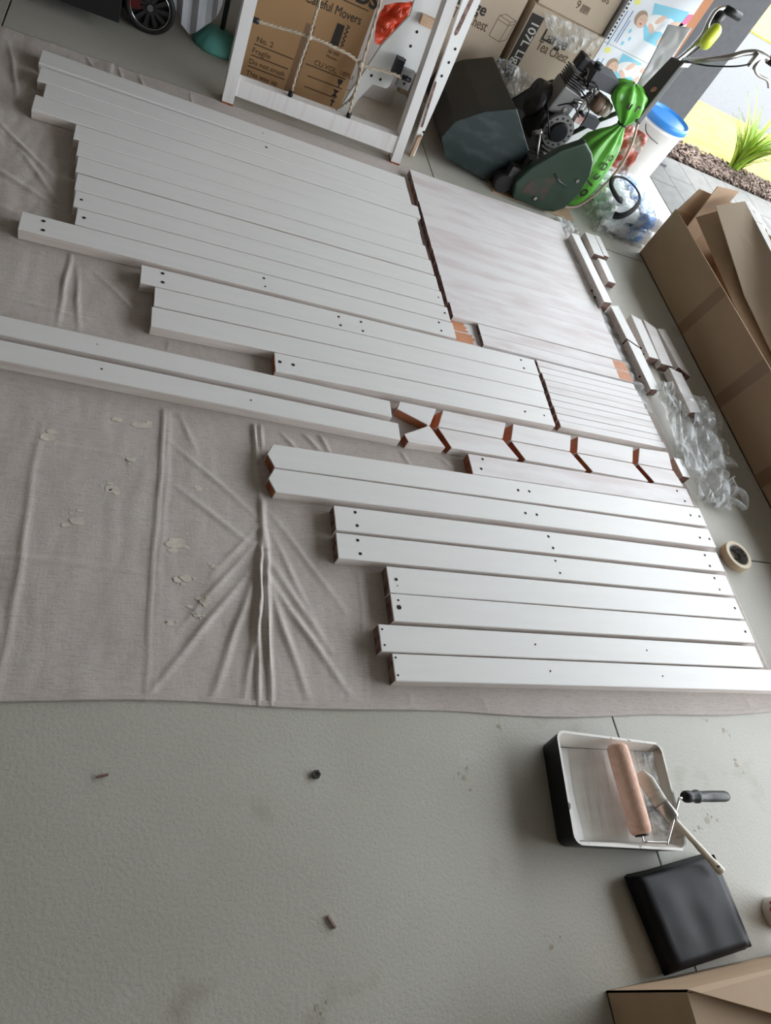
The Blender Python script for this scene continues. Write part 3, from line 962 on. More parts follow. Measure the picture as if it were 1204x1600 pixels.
# milky plastic sheet, a strip under the board ends opening into a crumpled heap
ps = thing('plastic_sheet', 'crumpled milky plastic sheet between the lining boards and the carton', 'plastic sheet', (2.25, 1.7, 0))
bm = new_bm(); crumple(bm, [(2.075, 1.75, .012), (2.165, 1.75, .012), (2.150, 3.08, .012), (2.075, 3.08, .012)], 8, 70, 0.020, 16, 3.1); obj('strip', bm, 'milky', ps, smooth=True)
bm = new_bm(); crumple(bm, [(2.125, 1.44, .042), (2.27, 1.42, .050), (2.31, 1.93, .058), (2.19, 1.88, .056)], 13, 20, 0.050, 9, 5.7, aniso=(1.5, .5, 1)); obj('heap', bm, 'milky', ps)
bm = new_bm(); crumple(bm, [(2.15, 1.29, .022), (2.34, 1.27, .030), (2.47, 1.66, .058), (2.22, 1.66, .066)], 15, 17, 0.065, 8, 1.2, aniso=(1.5, .6, 1)); obj('heap', bm, 'milky', ps)
bm = new_bm(); crumple(bm, [(2.30, 1.46, .048), (2.50, 1.48, .035), (2.53, 1.86, .045), (2.33, 1.90, .064)], 11, 14, 0.045, 8, 8.8, aniso=(1.3, .6, 1)); obj('heap', bm, 'film', ps)
bm = new_bm(); crumple(bm, [(2.26, 1.27, .012), (2.38, 1.28, .02), (2.42, 1.42, .07), (2.29, 1.36, .05)], 9, 8, 0.05, 9, 11.3); obj('corner', bm, 'milky', ps)
bm = new_bm(); tube(bm, [(2.395 + .062 * math.cos(a) - .02 * math.sin(a), 1.325 + .045 * math.sin(a), .034 + .016 * math.sin(a * 2)) for a in [2 * math.pi * k / 26 for k in range(26)]], .013, n=8, closed=True, flat=.35); obj('bag_handle', bm, 'milky', ps, smooth=True)
bm = new_bm(); crumple(bm, [(2.09, 2.98, .012), (2.20, 2.99, .012), (2.19, 3.10, .02), (2.08, 3.09, .02)], 14, 14, 0.03, 16, 2.2); obj('corner', bm, 'milky', ps)

# masking tape roll
tr = thing('masking_tape', 'roll of cream masking tape lying on the floor by the board ends', 'tape', (2.262, 1.052, 0))
bm = new_bm()
n = 40
for r0, r1, mi in ((0.060, 0.044, 0),):
    prof = [(0.060, 0.0), (0.060, 0.0295), (0.059, 0.0305), (0.045, 0.0305), (0.0445, 0.0)]
    rings = [[bm.verts.new((2.262 + r * math.cos(2 * math.pi * k / n), 1.052 + r * math.sin(2 * math.pi * k / n), z + .0008)) for k in range(n)] for r, z in prof]
    for q, (A, Bq) in enumerate(zip(rings, rings[1:] + rings[:1])):
        for k in range(n):
            f = bm.faces.new((A[k], A[(k + 1) % n], Bq[(k + 1) % n], Bq[k]))
            f.material_index = 1 if q == 2 else 0
obj('tape_body', bm, ['tan', 'tapeface'], tr)
bm = new_bm()
rings = [[bm.verts.new((2.262 + r * math.cos(2 * math.pi * k / n), 1.052 + r * math.sin(2 * math.pi * k / n), z)) for k in range(n)] for r, z in ((0.0443, 0.001), (0.0443, 0.029), (0.0415, 0.029), (0.0415, 0.001))]
for A, Bq in zip(rings, rings[1:] + rings[:1]):
    for k in range(n):
        bm.faces.new((A[k], A[(k + 1) % n], Bq[(k + 1) % n], Bq[k]))
obj('core', bm, 'corepaper', tr)

# ------------------------------------------------------------------ paint tray, roller, brush, pouch
tray = thing('paint_tray', 'black paint tray coated with white paint on the concrete floor', 'paint tray', (1.319, 0.245, 0))
TA = math.radians(-6.4)
TM = Matrix.Translation((1.319, 0.245, 0)) @ Matrix.Rotation(TA, 4, 'Z')
TL_, TW_ = 0.352, 0.268


def rrect(L, W, r, n=5):
    pts = []
    for cx, cy, a0 in ((L / 2 - r, W / 2 - r, 0), (-L / 2 + r, W / 2 - r, 90), (-L / 2 + r, -W / 2 + r, 180), (L / 2 - r, -W / 2 + r, 270)):
        for k in range(n + 1):
            a = math.radians(a0 + 90 * k / n)
            pts.append((cx + r * math.cos(a), cy + r * math.sin(a)))
    return pts


def ramp_z(u):
    s = (u + TL_ / 2) / TL_
    return 0.010 if s < 0.20 else 0.010 + (s - 0.20) / 0.80 * 0.046


def loop(L, W, r, zf, off=0.0):
    return [TM @ Vector((u + off, v, zf(u))) for u, v in rrect(L, W, r)]


bm = new_bm()
rim_z = lambda u: 0.080 - 0.012 * max(0, u / TL_ + .1)
L_out = loop(TL_ - 0.018, TW_ - 0.018, 0.022, lambda u: 0.002)
L_rim_o = loop(TL_, TW_, 0.024, rim_z)
L_rim_i = loop(TL_ - 0.012, TW_ - 0.012, 0.020, rim_z)
L_in = loop(TL_ - 0.040, TW_ - 0.040, 0.016, ramp_z)
R = [[bm.verts.new(p) for p in Lp] for Lp in (L_out, L_rim_o)]
n = len(R[0])
for k in range(n):
    bm.faces.new((R[0][k], R[0][(k + 1) % n], R[1][(k + 1) % n], R[1][k]))
bm.faces.new(R[0][::-1])
obj('outer_shell', bm, 'black', tray)
bm = new_bm()
R = [[bm.verts.new(p) for p in Lp] for Lp in (L_rim_o, L_rim_i)]
for k in range(n):
    f = bm.faces.new((R[0][k], R[0][(k + 1) % n], R[1][(k + 1) % n], R[1][k]))
    f.material_index = 1 if (TM.inverted() @ f.calc_center_median()).x > .160 else 0
obj('rim', bm, ['rimpaint', 'trayworn'], tray)
bm = new_bm()
R = [[bm.verts.new(p) for p in Lp] for Lp in (L_rim_i, L_in)]
for k in range(n):
    f = bm.faces.new((R[0][k], R[0][(k + 1) % n], R[1][(k + 1) % n], R[1][k]))
    u = (TM.inverted() @ f.calc_center_median()).x
    f.material_index = 1 if u > 0.135 else 0
    f.smooth = True
obj('inner_wall', bm, ['trayin', 'trayworn'], tray)
# ramp surface with cross ribs
bm = new_bm()
Li, Wi = TL_ - 0.040, TW_ - 0.040
nu = 60
prevv = None
for k in range(nu + 1):
    u = -Li / 2 + Li * k / nu
    dz = 0.0008 * max(0, math.sin(u * 260)) if u > -0.07 else 0
    hw = Wi / 2 - 0.0005 - (0.010 if k in (0, nu) else (0.004 if k in (1, nu - 1) else 0))
    cur = [bm.verts.new(TM @ Vector((u, v, ramp_z(u) + dz * (1 if abs(v) < Wi / 2 - .02 else 0) + 0.0006))) for v in (-hw, -hw * .8, 0, hw * .8, hw)]
    if prevv:
        for q in range(4):
            f = bm.faces.new((prevv[q], cur[q], cur[q + 1], prevv[q + 1]))
            f.material_index = 1 if u > 0.10 else 0
    prevv = cur
obj('ramp', bm, ['trayin', 'trayworn'], tray)
bm = new_bm()
pts = []
for u, v in ((-Li / 2 + .003, -Wi / 2 + .003), (-Li / 2 + .062, -Wi / 2 + .003), (-Li / 2 + .052, 0), (-Li / 2 + .058, Wi / 2 - .003), (-Li / 2 + .003, Wi / 2 - .003)):
    pts.append(bm.verts.new(TM @ Vector((u, v, 0.0150))))
bm.faces.new(pts)
o = obj('paint_pool', bm, 'wetpaint', tray); o['label'] = 'pool of wet white paint at the deep end'
bm = new_bm()
crumple(bm, [TM @ Vector(p) for p in ((.045, -.11, .045), (.155, -.115, .058), (.150, .11, .060), (.020, .105, .045))], 26, 18, 0.010, 22, 4.4)
obj('plastic_liner', bm, 'clingfilm', tray)

rol = thing('paint_roller', 'paint roller with peach nap and black handle resting in the tray', 'paint roller', (1.36, 0.24, 0.05))
ra, rb = Vector((1.350, 0.358, 0.072)), Vector((1.346, 0.140, 0.070))
bm = new_bm()
n = 28
dirv = (rb - ra).normalized()
tube(bm, [ra, ra + dirv * .006, ra + dirv * .02, rb - dirv * .02, rb - dirv * .006, rb], 0.0225, n=n, radii=[.020, .026, .0275, .0275, .026, .020])
obj('nap_sleeve', bm, 'roller', rol)
bm = new_bm(); cyl(bm, rb - dirv * .002, rb + dirv * .004, 0.0165, n=20); obj('end_cap', bm, 'black', rol)
bm = new_bm()
tube(bm, smooth_path([rb, rb + dirv * .016, rb + dirv * .019 + Vector((.012, 0, .004)), Vector((1.405, 0.116, 0.080)), Vector((1.412, 0.120, 0.083)), Vector((1.480, 0.205, 0.092)), Vector((1.488, 0.212, 0.094)), Vector((1.52, 0.215, 0.094))], 5), 0.0032, n=8)
obj('wire_frame', bm, 'chrome', rol)
bm = new_bm()
ha, hb = Vector((1.500, 0.216, 0.094)), Vector((1.668, 0.210, 0.086))
dd = (hb - ha)
tube(bm, [ha, ha + dd * .05, ha + dd * .12, ha + dd * .2, ha + dd * .27, ha + dd * .32, ha + dd * .36, ha + dd * .6, ha + dd * .92, ha + dd * .985, hb], 0.014, n=14, radii=[.010, .015, .0155, .013, .017, .017, .0135, .0145, .0145, .012, .007])
obj('handle', bm, 'black', rol)

br = thing('paint_brush', 'paint-caked brush with long pale handle leaning over the tray corner', 'paint brush', (1.45, 0.15, 0.06))
p0, p1, p2, p3 = Vector((1.405, 0.288, 0.070)), Vector((1.432, 0.205, 0.080)), Vector((1.452, 0.165, 0.086)), Vector((1.580, 0.036, 0.062))
bm = new_bm(); tube(bm, [p0, p0.lerp(p1, .3), p1], 0.02, n=12, radii=[.010, .021, .019], flat=0.4); obj('bristles', bm, 'trayworn', br)
bm = new_bm(); tube(bm, [p1, p1.lerp(p2, .9), p2], 0.018, n=12, radii=[.0195, .0185, .012], flat=0.45); obj('ferrule', bm, 'metal', br)
bm = new_bm(); tube(bm, smooth_path([p2, p2.lerp(p3, .12), p2.lerp(p3, .35), p2.lerp(p3, .7), p2.lerp(p3, .93), p3], 4), .008, n=10,
                    radii=[.009] * 2 + [.0075] * 8 + [.0085] * 4 + [.0105] * 3 + [.011] * 2 + [.009, .004], flat=0.6); obj('handle', bm, 'cream', br)
h3 = p2.lerp(p3, .88)
bm = new_bm(); cyl(bm, h3 + Vector((0, 0, .004)), h3 + Vector((0, 0, .0075)), .0042, n=10); obj('hanging_hole', bm, 'hole', br)

# black folded vinyl pouch
pc = thing('vinyl_pouch', 'folded black vinyl pouch lying on the floor beside the paint tray', 'pouch', (1.47, -0.04, 0))


def soft_slab(P, z0, z1, name, m, sag=0.0, seed=0.0):
    bm = new_bm()
    nu, nv = 24, 18
    P = [Vector(p) for p in P]
    grid = []
    for j in range(nv + 1):
        for i in range(nu + 1):
            u, v = i / nu, j / nv
            p = (1 - u) * (1 - v) * P[0] + u * (1 - v) * P[1] + u * v * P[2] + (1 - u) * v * P[3]
            e = min(u, 1 - u, v, 1 - v)
            k = min(1, e / 0.07)
            z = z0 + (z1 - z0) * (1 - (1 - k) ** 2.2) + 0.004 * mnoise.noise((p.x * 14 + seed, p.y * 14, 0)) * k - sag * u * k
            grid.append(bm.verts.new((p.x, p.y, z)))
    for j in range(nv):
        for i in range(nu):
            a = j * (nu + 1) + i
            bm.faces.new((grid[a], grid[a + 1], grid[a + nu + 2], grid[a + nu + 1]))
    ring = [grid[i] for i in range(nu + 1)] + [grid[(j) * (nu + 1) + nu] for j in range(1, nv + 1)] + [grid[nv * (nu + 1) + i] for i in range(nu - 1, -1, -1)] + [grid[j * (nu + 1)] for j in range(nv - 1, 0, -1)]
    low = [bm.verts.new((v.co.x, v.co.y, z0 - 0.0 if z0 > .002 else .001)) for v in ring]
    for k in range(len(ring)):
        bm.faces.new((ring[k], low[k], low[(k + 1) % len(ring)], ring[(k + 1) % len(ring)]))
    bm.faces.new(low[::-1])
    bmesh.ops.recalc_face_normals(bm, faces=bm.faces)
    return obj(name, bm, m, pc, smooth=True)


soft_slab([(1.322, 0.062, 0), (1.640, 0.082, 0), (1.660, -0.130, 0), (1.350, -0.148, 0)], 0.001, 0.016, 'lower_fold', 'blacksoft', 0, 2)
soft_slab([(1.302, 0.058, 0), (1.600, 0.088, 0), (1.618, -0.132, 0), (1.338, -0.150, 0)], 0.016, 0.055, 'upper_fold', 'blacksoft', 0.012, 5)

# white bottle with red lettering at the right edge
bo = thing('paint_bottle', 'off-white plastic bottle with red lettering at the right edge of the floor', 'bottle', (1.775, -0.07, 0))
bm = new_bm(); lathe(bm, [(.034, .001), (.038, .004), (.038, .070), (.035, .078), (.020, .086), (.020, .088)], (1.775, -0.07, 0), 28); obj('bottle_body', bm, 'pinkcap', bo)
bm = new_bm(); lathe(bm, [(.022, .088), (.022, .104), (.019, .106)], (1.775, -0.07, 0), 20); obj('cap', bm, 'bucket', bo)
# the letter sits on the curved side that faces the camera
cd = Vector((-1.0, 0.55, 0)).normalized()
bx = Vector((0, 0, 1)).cross(cd).normalized()
bas = Matrix((( bx.x, 0, cd.x, 0), (bx.y, 0, cd.y, 0), (0, 1, 0, 0), (0, 0, 0, 1)))
pos = Vector((1.775, -0.07, 0)) + cd * 0.0386
text_print('printed_letter', bo, 'K', 0, 0, 0, 0.036, 'redink', basis=Matrix.Translation(pos - bx * 0.012 + Vector((0, 0, .030))) @ bas, bold=.0012)

# brown carton in the near right corner
bc = thing('cardboard_box', 'brown cardboard box with a lifted flap in the near right corner', 'box', (1.45, -0.4, 0))
bm = new_bm()
x0, x1, y0, y1, h = 1.176, 1.80, -0.62, -0.155, 0.245
for (a, b, c, d) in ((x0, x0 + .004, y0, y1), (x1 - .004, x1, y0, y1), (x0, x1, y0, y0 + .004), (x0, x1, y1 - .004, y1)):
    box(bm, a, b, c, d, 0.0005, h)
box(bm, x0, x1, y0, y1, 0.0005, .004)
obj('carton_body', bm, 'card', bc)
bm = new_bm(); prism(bm, [(x0 + .006, y0 + .006), (x0 + .006, y1 - .006), (x0 + .21, y1 - .006), (x0 + .21, y0 + .006)], .004, 'Z', h - .006); obj('inner_flap', bm, 'card', bc)
bm = new_bm()
f1 = [(x0 - .006, y1 + .002, h + .004), (x1, y1 + .002, h + .004), (x1, y1 - .225, h + .03), (x0 + .034, y1 - .010, h + .016)]
f1 = [(x0 - .006, y1 + .002, h + .004), (x1, y1 + .004, h + .004), (x1, y1 - .240, h + .035), (x0 + .27, y1 - .095, h + .022), (x0 + .02, y1 - .008, h + .010)]
lo = [bm.verts.new(p) for p in f1]; hi = [bm.verts.new((p[0], p[1], p[2] + .004)) for p in f1]
bm.faces.new(lo[::-1]); bm.faces.new(hi)
for k in range(len(f1)):
    bm.faces.new((lo[k], lo[(k + 1) % len(f1)], hi[(k + 1) % len(f1)], hi[k]))
bmesh.ops.recalc_face_normals(bm, faces=bm.faces)
obj('far_flap', bm, 'card', bc)

# ------------------------------------------------------------------ long carton at right
lc = thing('long_carton', 'long open cardboard carton holding folded cardboard along the doorway', 'box', (2.9, 1.9, 0))
X0c, X1c, Y0c, Y1c, Hc = 2.652, 3.16, 0.45, 3.045, 0.285
th = 0.005
part_box('near_side', lc, X0c, X0c + th, Y0c, Y1c, 0.001, Hc, 'card_shaded')
part_box('far_side', lc, X1c - th, X1c, Y0c, Y1c, 0.001, Hc, 'card_shaded')
part_box('end_wall', lc, X0c + th, X1c - th, Y1c - th, Y1c, 0.001, Hc, 'card_shaded')
part_box('end_wall', lc, X0c + th, X1c - th, Y0c, Y0c + th, 0.001, Hc, 'card_shaded')
part_box('bottom', lc, X0c, X1c, Y0c, Y1c, 0.0005, .006, 'card_shaded')
for yt in (2.42, 1.93, 1.47):
    quad_print('packing_tape', lc, [(X0c - .0008, yt + .035, .003), (X0c - .0008, yt - .035, .003), (X0c - .0008, yt - .055, Hc - .001), (X0c - .0008, yt + .015, Hc - .001)], 'card_tape')
bm = new_bm(); prism(bm, [(X0c + .004, Hc), (X0c + .03, Hc + .135), (X1c - .10, Hc + .135), (X1c - .004, Hc)], .004, 'Y', Y1c - .012); obj('end_flap', bm, 'card', lc)
bm = new_bm()
v = [(X1c, Y0c, Hc), (X1c, Y1c - .35, Hc), (X1c + .16, Y1c - .40, Hc - .05), (X1c + .16, Y0c, Hc - .05)]
lo = [bm.verts.new(p) for p in v]; hi = [bm.verts.new((p[0], p[1], p[2] + .004)) for p in v]
bm.faces.new(lo[::-1]); bm.faces.new(hi)
for k in range(4):
    bm.faces.new((lo[k], lo[(k + 1) % 4], hi[(k + 1) % 4], hi[k]))
bmesh.ops.recalc_face_normals(bm, faces=bm.faces)
obj('long_flap', bm, 'card_grey', lc)


def sheet(name, pts, t, m, label, cat='cardboard', parts=None):
    """a stiff folded sheet: a strip of points pairs (a_i, b_i) with thickness along +X/Z"""
    bm = new_bm()
    A = [(Vector(a), Vector(b)) for a, b in pts]
    n0 = (A[1][0] - A[0][0]).cross(A[0][1] - A[0][0]).normalized()
    f = [[bm.verts.new(a), bm.verts.new(b), bm.verts.new(b + n0 * t), bm.verts.new(a + n0 * t)] for a, b in A]
    for p, q in zip(f, f[1:]):
        for k in range(4):
            bm.faces.new((p[k], q[k], q[(k + 1) % 4], p[(k + 1) % 4]))
    bm.faces.new(f[0][::-1]); bm.faces.new(f[-1])
    bmesh.ops.recalc_face_normals(bm, faces=bm.faces)
    o = obj(name, bm, m, loc=tuple((A[0][0] + A[0][1]) / 2))
    return tag(o, label, cat)


# folded sheets inside: a corner standing at the far end, a low middle sheet, a broad pale panel on top
sheet('cardboard_sheet', [((2.722, 2.985, .480), (2.765, 2.985, .010)), ((2.880, 3.010, .490), (2.885, 3.010, .010))], .004, 'card_shaded', 'folded cardboard corner rising above the far end of the long carton')
sheet('cardboard_sheet', [((2.716, 2.95, .318), (2.870, 2.95, .440)), ((2.745, 2.40, .250), (2.950, 2.40, .362)), ((2.795, 1.80, .180), (3.00, 1.80, .295)), ((2.850, 0.70, .13), (3.04, .70, .255))], .004, 'card_shaded',
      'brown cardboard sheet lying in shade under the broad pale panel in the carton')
sheet('cardboard_sheet', [((2.748, 2.93, .412), (2.885, 2.935, .482)), ((2.785, 2.40, .290), (2.975, 2.40, .40)), ((2.842, 1.78, .215), (3.02, 1.78, .33)), ((2.88, 0.70, .17), (3.06, .70, .30))], .004, 'card_grey',
      'broad pale cardboard panel lying sloped on top of the long carton')
pb = thing('polythene_wrap', 'white torn polythene wrap lying over the doorway side of the carton', 'plastic sheet', (3.05, 2.4, .4))
bm = new_bm(); crumple(bm, [(2.965, 1.2, .395), (3.03, 1.2, .345), (2.955, 2.93, .475), (2.905, 2.94, .490)], 8, 70, 0.02, 14, 6.6); obj('torn_edge', bm, 'whitebag', pb)
bm = new_bm(); crumple(bm, [(3.02, 1.2, .345), (3.16, 1.2, .30), (3.14, 2.90, .40), (2.95, 2.92, .470)], 14, 50, 0.012, 10, 7.6); obj('sheet_body', bm, 'card_grey', pb)

# ------------------------------------------------------------------ water bottles in shrink film
pk = thing('bottle_pack', 'clear shrink film with black carry strap wrapped around the water bottles', 'film', (2.55, 3.33, 0))
PX0, PX1, PY0, PY1 = 2.352, 2.745, 3.095, 3.520
bm = new_bm()
n = 22


def film_z(x, y):
    e = min((x - PX0) / .10, 1)
    return 0.184 - 0.035 * (1 - e) ** 2 + 0.010 * mnoise.noise((x * 22, y * 22, 1.0)) + 0.006 * mnoise.noise((x * 55, y * 55, 3.0))


g = [[bm.verts.new((PX0 + (PX1 - PX0) * i / n, PY0 + (PY1 - PY0) * j / n, film_z(PX0 + (PX1 - PX0) * i / n, PY0 + (PY1 - PY0) * j / n))) for i in range(n + 1)] for j in range(n + 1)]
for j in range(n):
    for i in range(n):
        bm.faces.new((g[j][i], g[j][i + 1], g[j + 1][i + 1], g[j + 1][i]))
ring = [(g[0][i]) for i in range(n + 1)] + [g[j][n] for j in range(1, n + 1)] + [g[n][i] for i in range(n - 1, -1, -1)] + [g[j][0] for j in range(n - 1, 0, -1)]
levels = [ring]
for zz in (.14, .09, .05, .002):
    cx, cy = (PX0 + PX1) / 2, (PY0 + PY1) / 2
    levels.append([bm.verts.new((v.co.x + (v.co.x - cx) * (0.02 + 0.05 * mnoise.noise((v.co.x * 16, v.co.y * 16, zz * 40))), v.co.y + (v.co.y - cy) * (0.02 + 0.05 * mnoise.noise((v.co.x * 16, v.co.y * 16, zz * 40 + 7))), zz)) for v in ring])
for A, Bq in zip(levels, levels[1:]):
    for k in range(len(A)):
        bm.faces.new((A[k], Bq[k], Bq[(k + 1) % len(A)], A[(k + 1) % len(A)]))
obj('shrink_film', bm, 'shrink', pk)
arc = smooth_path([(2.385, 3.115, .195), (2.345, 3.10, .205), (2.31, 3.165, .225), (2.35, 3.24, .240), (2.43, 3.26, .245), (2.475, 3.20, .245), (2.475, 3.12, .240), (2.42, 3.03, .235), (2.355, 2.965, .215), (2.315, 2.955, .190), (2.295, 2.975, .175)], 5)
bm = new_bm(); tube(bm, arc, .010, n=8, radii=[.010 + .009 * abs((i / (len(arc) - 1)) - .5) ** 2 * 4 for i in range(len(arc))], flat=.45); obj('carry_strap', bm, 'blackfab', pk)
first = None
onames = ['first', 'second', 'third', 'fourth', 'fifth']
for lay in range(2):
    for j in range(5):
        cy, cz = PY0 + .047 + j * .083, .046 + lay * .086
        b0 = thing('water_bottle', 'blue-labelled water bottle in the pack\'s %s layer, %s from the timber blocks' % (('lower', 'upper')[lay], onames[j]), 'bottle', (2.55, cy, cz), 'water bottles in the pack')
        if first is None:
            AX = Matrix.Translation((2.55, cy, cz)) @ Matrix.Rotation(-math.pi / 2, 4, 'Y')

            def lay_bottle(prof, n_):
                b2 = new_bm(); lathe(b2, [(r, z - .18) for r, z in prof], (0, 0, 0), n_)
                bmesh.ops.transform(b2, matrix=AX, verts=b2.verts)
                return b2
            p_b = obj('bottle_body', lay_bottle([(.034, 0), (.040, .007), (.040, .05), (.037, .058), (.040, .066), (.040, .19), (.037, .20), (.040, .21), (.036, .255), (.024, .30), (.0145, .318), (.0145, .325)], 16), 'water', b0)
            p_l = obj('label_band', lay_bottle([(.0407, .07), (.0407, .188)], 16), 'bluelabel', b0)
            p_c = obj('cap', lay_bottle([(.0165, .322), (.0165, .340), (.014, .342)], 12), 'bucket', b0)
            first = (p_b, p_l, p_c)
        else:
            for p in first:
                q = p.copy()
                q.parent = b0
                COL.objects.link(q)

# ------------------------------------------------------------------ rope frame
fr = thing('rope_net_frame', 'white timber climbing frame with tan rope net standing by the mover carton', 'climbing frame', (0.74, 3.09, 0))


def post(name, x0, x1, lean, y0, y1, zt):
    bm = new_bm()
    v = [bm.verts.new(p) for p in ((x0, y0, .002), (x1, y0, .002), (x1, y1, .002), (x0, y1, .002), (x0 + lean, y0, zt), (x1 + lean, y0, zt), (x1 + lean, y1, zt), (x0 + lean, y1, zt))]
    for f in ((0, 3, 2, 1), (4, 5, 6, 7), (0, 1, 5, 4), (1, 2, 6, 5), (2, 3, 7, 6), (3, 0, 4, 7)):
        bm.faces.new([v[i] for i in f])
    bevel(bm, .002)
    p = obj(name, bm, 'edge_white', fr)
    bm = new_bm(); box(bm, x0 - .0008, x1 + .0008, y0 - .0008, y1 + .0008, .0015, .010); o = obj('bare_foot', bm, 'stain', p)
    return p


M['edge_white'] = mat('white_wash_post', (0.74, 0.69, 0.68), 0.5, (0.80, 0.785, 0.78), 3, (14, 14, 1), lo=0.3, hi=0.5)
post('post', 0.329, 0.376, 0.0, 3.060, 3.125, 1.35)
post('post', 1.118, 1.162, -0.115, 3.060, 3.125, 1.35)
bm = new_bm()
v = [bm.verts.new(p) for p in ((0.372, 3.066, .045), (1.120, 3.066, .042), (1.120, 3.110, .042), (0.372, 3.110, .045), (0.372, 3.066, .114), (1.114, 3.066, .122), (1.114, 3.110, .122), (0.372, 3.110, .114))]
for f in ((0, 3, 2, 1), (4, 5, 6, 7), (0, 1, 5, 4), (1, 2, 6, 5), (2, 3, 7, 6), (3, 0, 4, 7)):
    bm.faces.new([v[i] for i in f])
bevel(bm, .002)
obj('bottom_rail', bm, 'edge_white', fr)


def rope(pts, name='rope'):
    path = smooth_path(pts, 8)
    bm = new_bm()
    # two strands twisted round each other
    for s in (0, math.pi):
        q = []
        for i, p in enumerate(path):
            a = i * 1.1 + s
            q.append(p + Vector((math.cos(a) * .0026, math.sin(a) * .0026, math.sin(a + 1) * .0026)))
        tube(bm, q, .0042, n=6)
    return obj(name, bm, 'rope', fr)


RY = 3.085
rope([(x, RY, z) for x, z in ((.392, .337), (.445, .342), (.492, .347), (.55, .354), (.602, .358), (.655, .359), (.704, .357), (.785, .351), (.831, .337), (.88, .337), (.93, .345), (.997, .349), (1.06, .344))])
rope([(x, RY - .006, z) for x, z in ((.600, .95), (.601, .7), (.601, .48), (.601, .417), (.602, .365))])
rope([(x, RY - .006, z) for x, z in ((.602, .350), (.598, .287), (.596, .209), (.597, .134))])
rope([(x, RY - .006, z) for x, z in ((.80, .95), (.815, .7), (.824, .565), (.831, .461), (.838, .345))])
rope([(x, RY - .006, z) for x, z in ((.842, .330), (.849, .262), (.854, .18), (.861, .131))])
rope([(x, RY + .004, z) for x, z in ((.835, .325), (.853, .25), (.850, .20), (.828, .155), (.806, .127))])
for x, z in ((.602, .358), (.834, .337)):
    bm = new_bm()
    bmesh.ops.create_uvsphere(bm, u_segments=12, v_segments=8, radius=.013, matrix=Matrix.Translation((x, RY - .004, z)))
    obj('knot', bm, 'rope', fr, smooth=True)
for a, b in (((.374, RY, .337), (.402, RY, .338)), ((.594, RY - .006, .112), (.597, RY - .006, .140)), ((.860, RY - .006, .112), (.861, RY - .006, .140)), ((1.02, RY, .352), (1.06, RY, .350))):
    bm = new_bm(); cyl(bm, a, b, .0105, n=12); obj('rope_clip', bm, 'black', fr)
# ------------------------------------------------------------------ white drilled panels behind the frame
pl = thing('drilled_side_panel', 'white slanted side panel with screw holes standing behind the rope frame', 'panel', (1.0, 3.25, 0))
bm = new_bm()
prism(bm, [(.980, .90), (1.000, .565), (1.005, .518), (.936, .371), (.910, .264), (.876, .139), (.845, .002), (.888, .002), (.909, .062), (.925, .134), (.948, .185), (.962, .215), (1.028, .221), (1.037, .235), (1.043, .318), (1.060, .322), (1.150, .330), (1.140, .90)], .016, 'Y', 3.25)
obj('panel_board', bm, 'ply', pl)
for x, z in ((1.059, .475), (1.057, .416), (1.057, .356), (.942, .247), (.986, .246)):
    bm = new_bm(); cyl(bm, (x, 3.2494, z), (x, 3.2500, z), .0065, n=12); obj('screw_hole', bm, 'hole', pl)
bm = new_bm(); box(bm, 1.048, 1.118, 3.225, 3.2499, .512, .548); bevel(bm, .002); obj('bare_peg', bm, 'plywood_edge', pl)
bk = thing('angle_bracket', 'small grey metal bracket with two holes under the drilled side panel', 'bracket', (1.075, 3.235, .28))
bm = new_bm(); box(bm, 1.045, 1.105, 3.19, 3.215, .268, .345); bevel(bm, .002); obj('plate', bm, 'cylgrey', bk)
for z in (.29, .32):
    bm = new_bm(); cyl(bm, (1.075, 3.1895, z), (1.075, 3.19, z), .007, n=10); obj('bolt_hole', bm, 'hole', bk)
bm = new_bm(); box(bm, 1.010, 1.045, 3.195, 3.235, .300, .370); bevel(bm, .004); obj('clamp', bm, 'black', bk)

pk2 = thing('slotted_plank', 'white slotted plank with holes leaning upright beside the mower catcher', 'plank', (1.25, 3.2, 0))
bm = new_bm()
out = [(1.238, .002), (1.268, .002), (1.262, .073), (1.258, .30), (1.243, .678), (1.225, 1.10), (1.128, 1.10), (1.172, .650), (1.190, .50), (1.215, .25), (1.228, .131)]
prism(bm, out, .016, 'Y', 3.200)
obj('plank_board', bm, 'ply', pk2)
for x, z in ((1.217, .491), (1.216, .434), (1.212, .374), (1.246, .123)):
    bm = new_bm(); cyl(bm, (x + .012, 3.1994, z), (x + .012, 3.2002, z), .0062, n=12); obj('screw_hole', bm, 'hole', pk2)
for pts in ([(1.197, .90), (1.212, .90), (1.208, .545), (1.198, .535), (1.190, .545)], [(1.200, .340), (1.206, .347), (1.212, .340), (1.240, .140), (1.228, .140)]):
    bm = new_bm(); bm.faces.new([bm.verts.new((p[0] + .004, 3.1993, p[1])) for p in pts]); obj('slot', bm, 'rawend', pk2)
bm = new_bm(); prism(bm, [(1.238, .003), (1.250, .003), (1.252, .11), (1.236, .10)], .02, 'Y', 3.178); o = obj('bare_block', bm, 'plywood_edge', pk2)

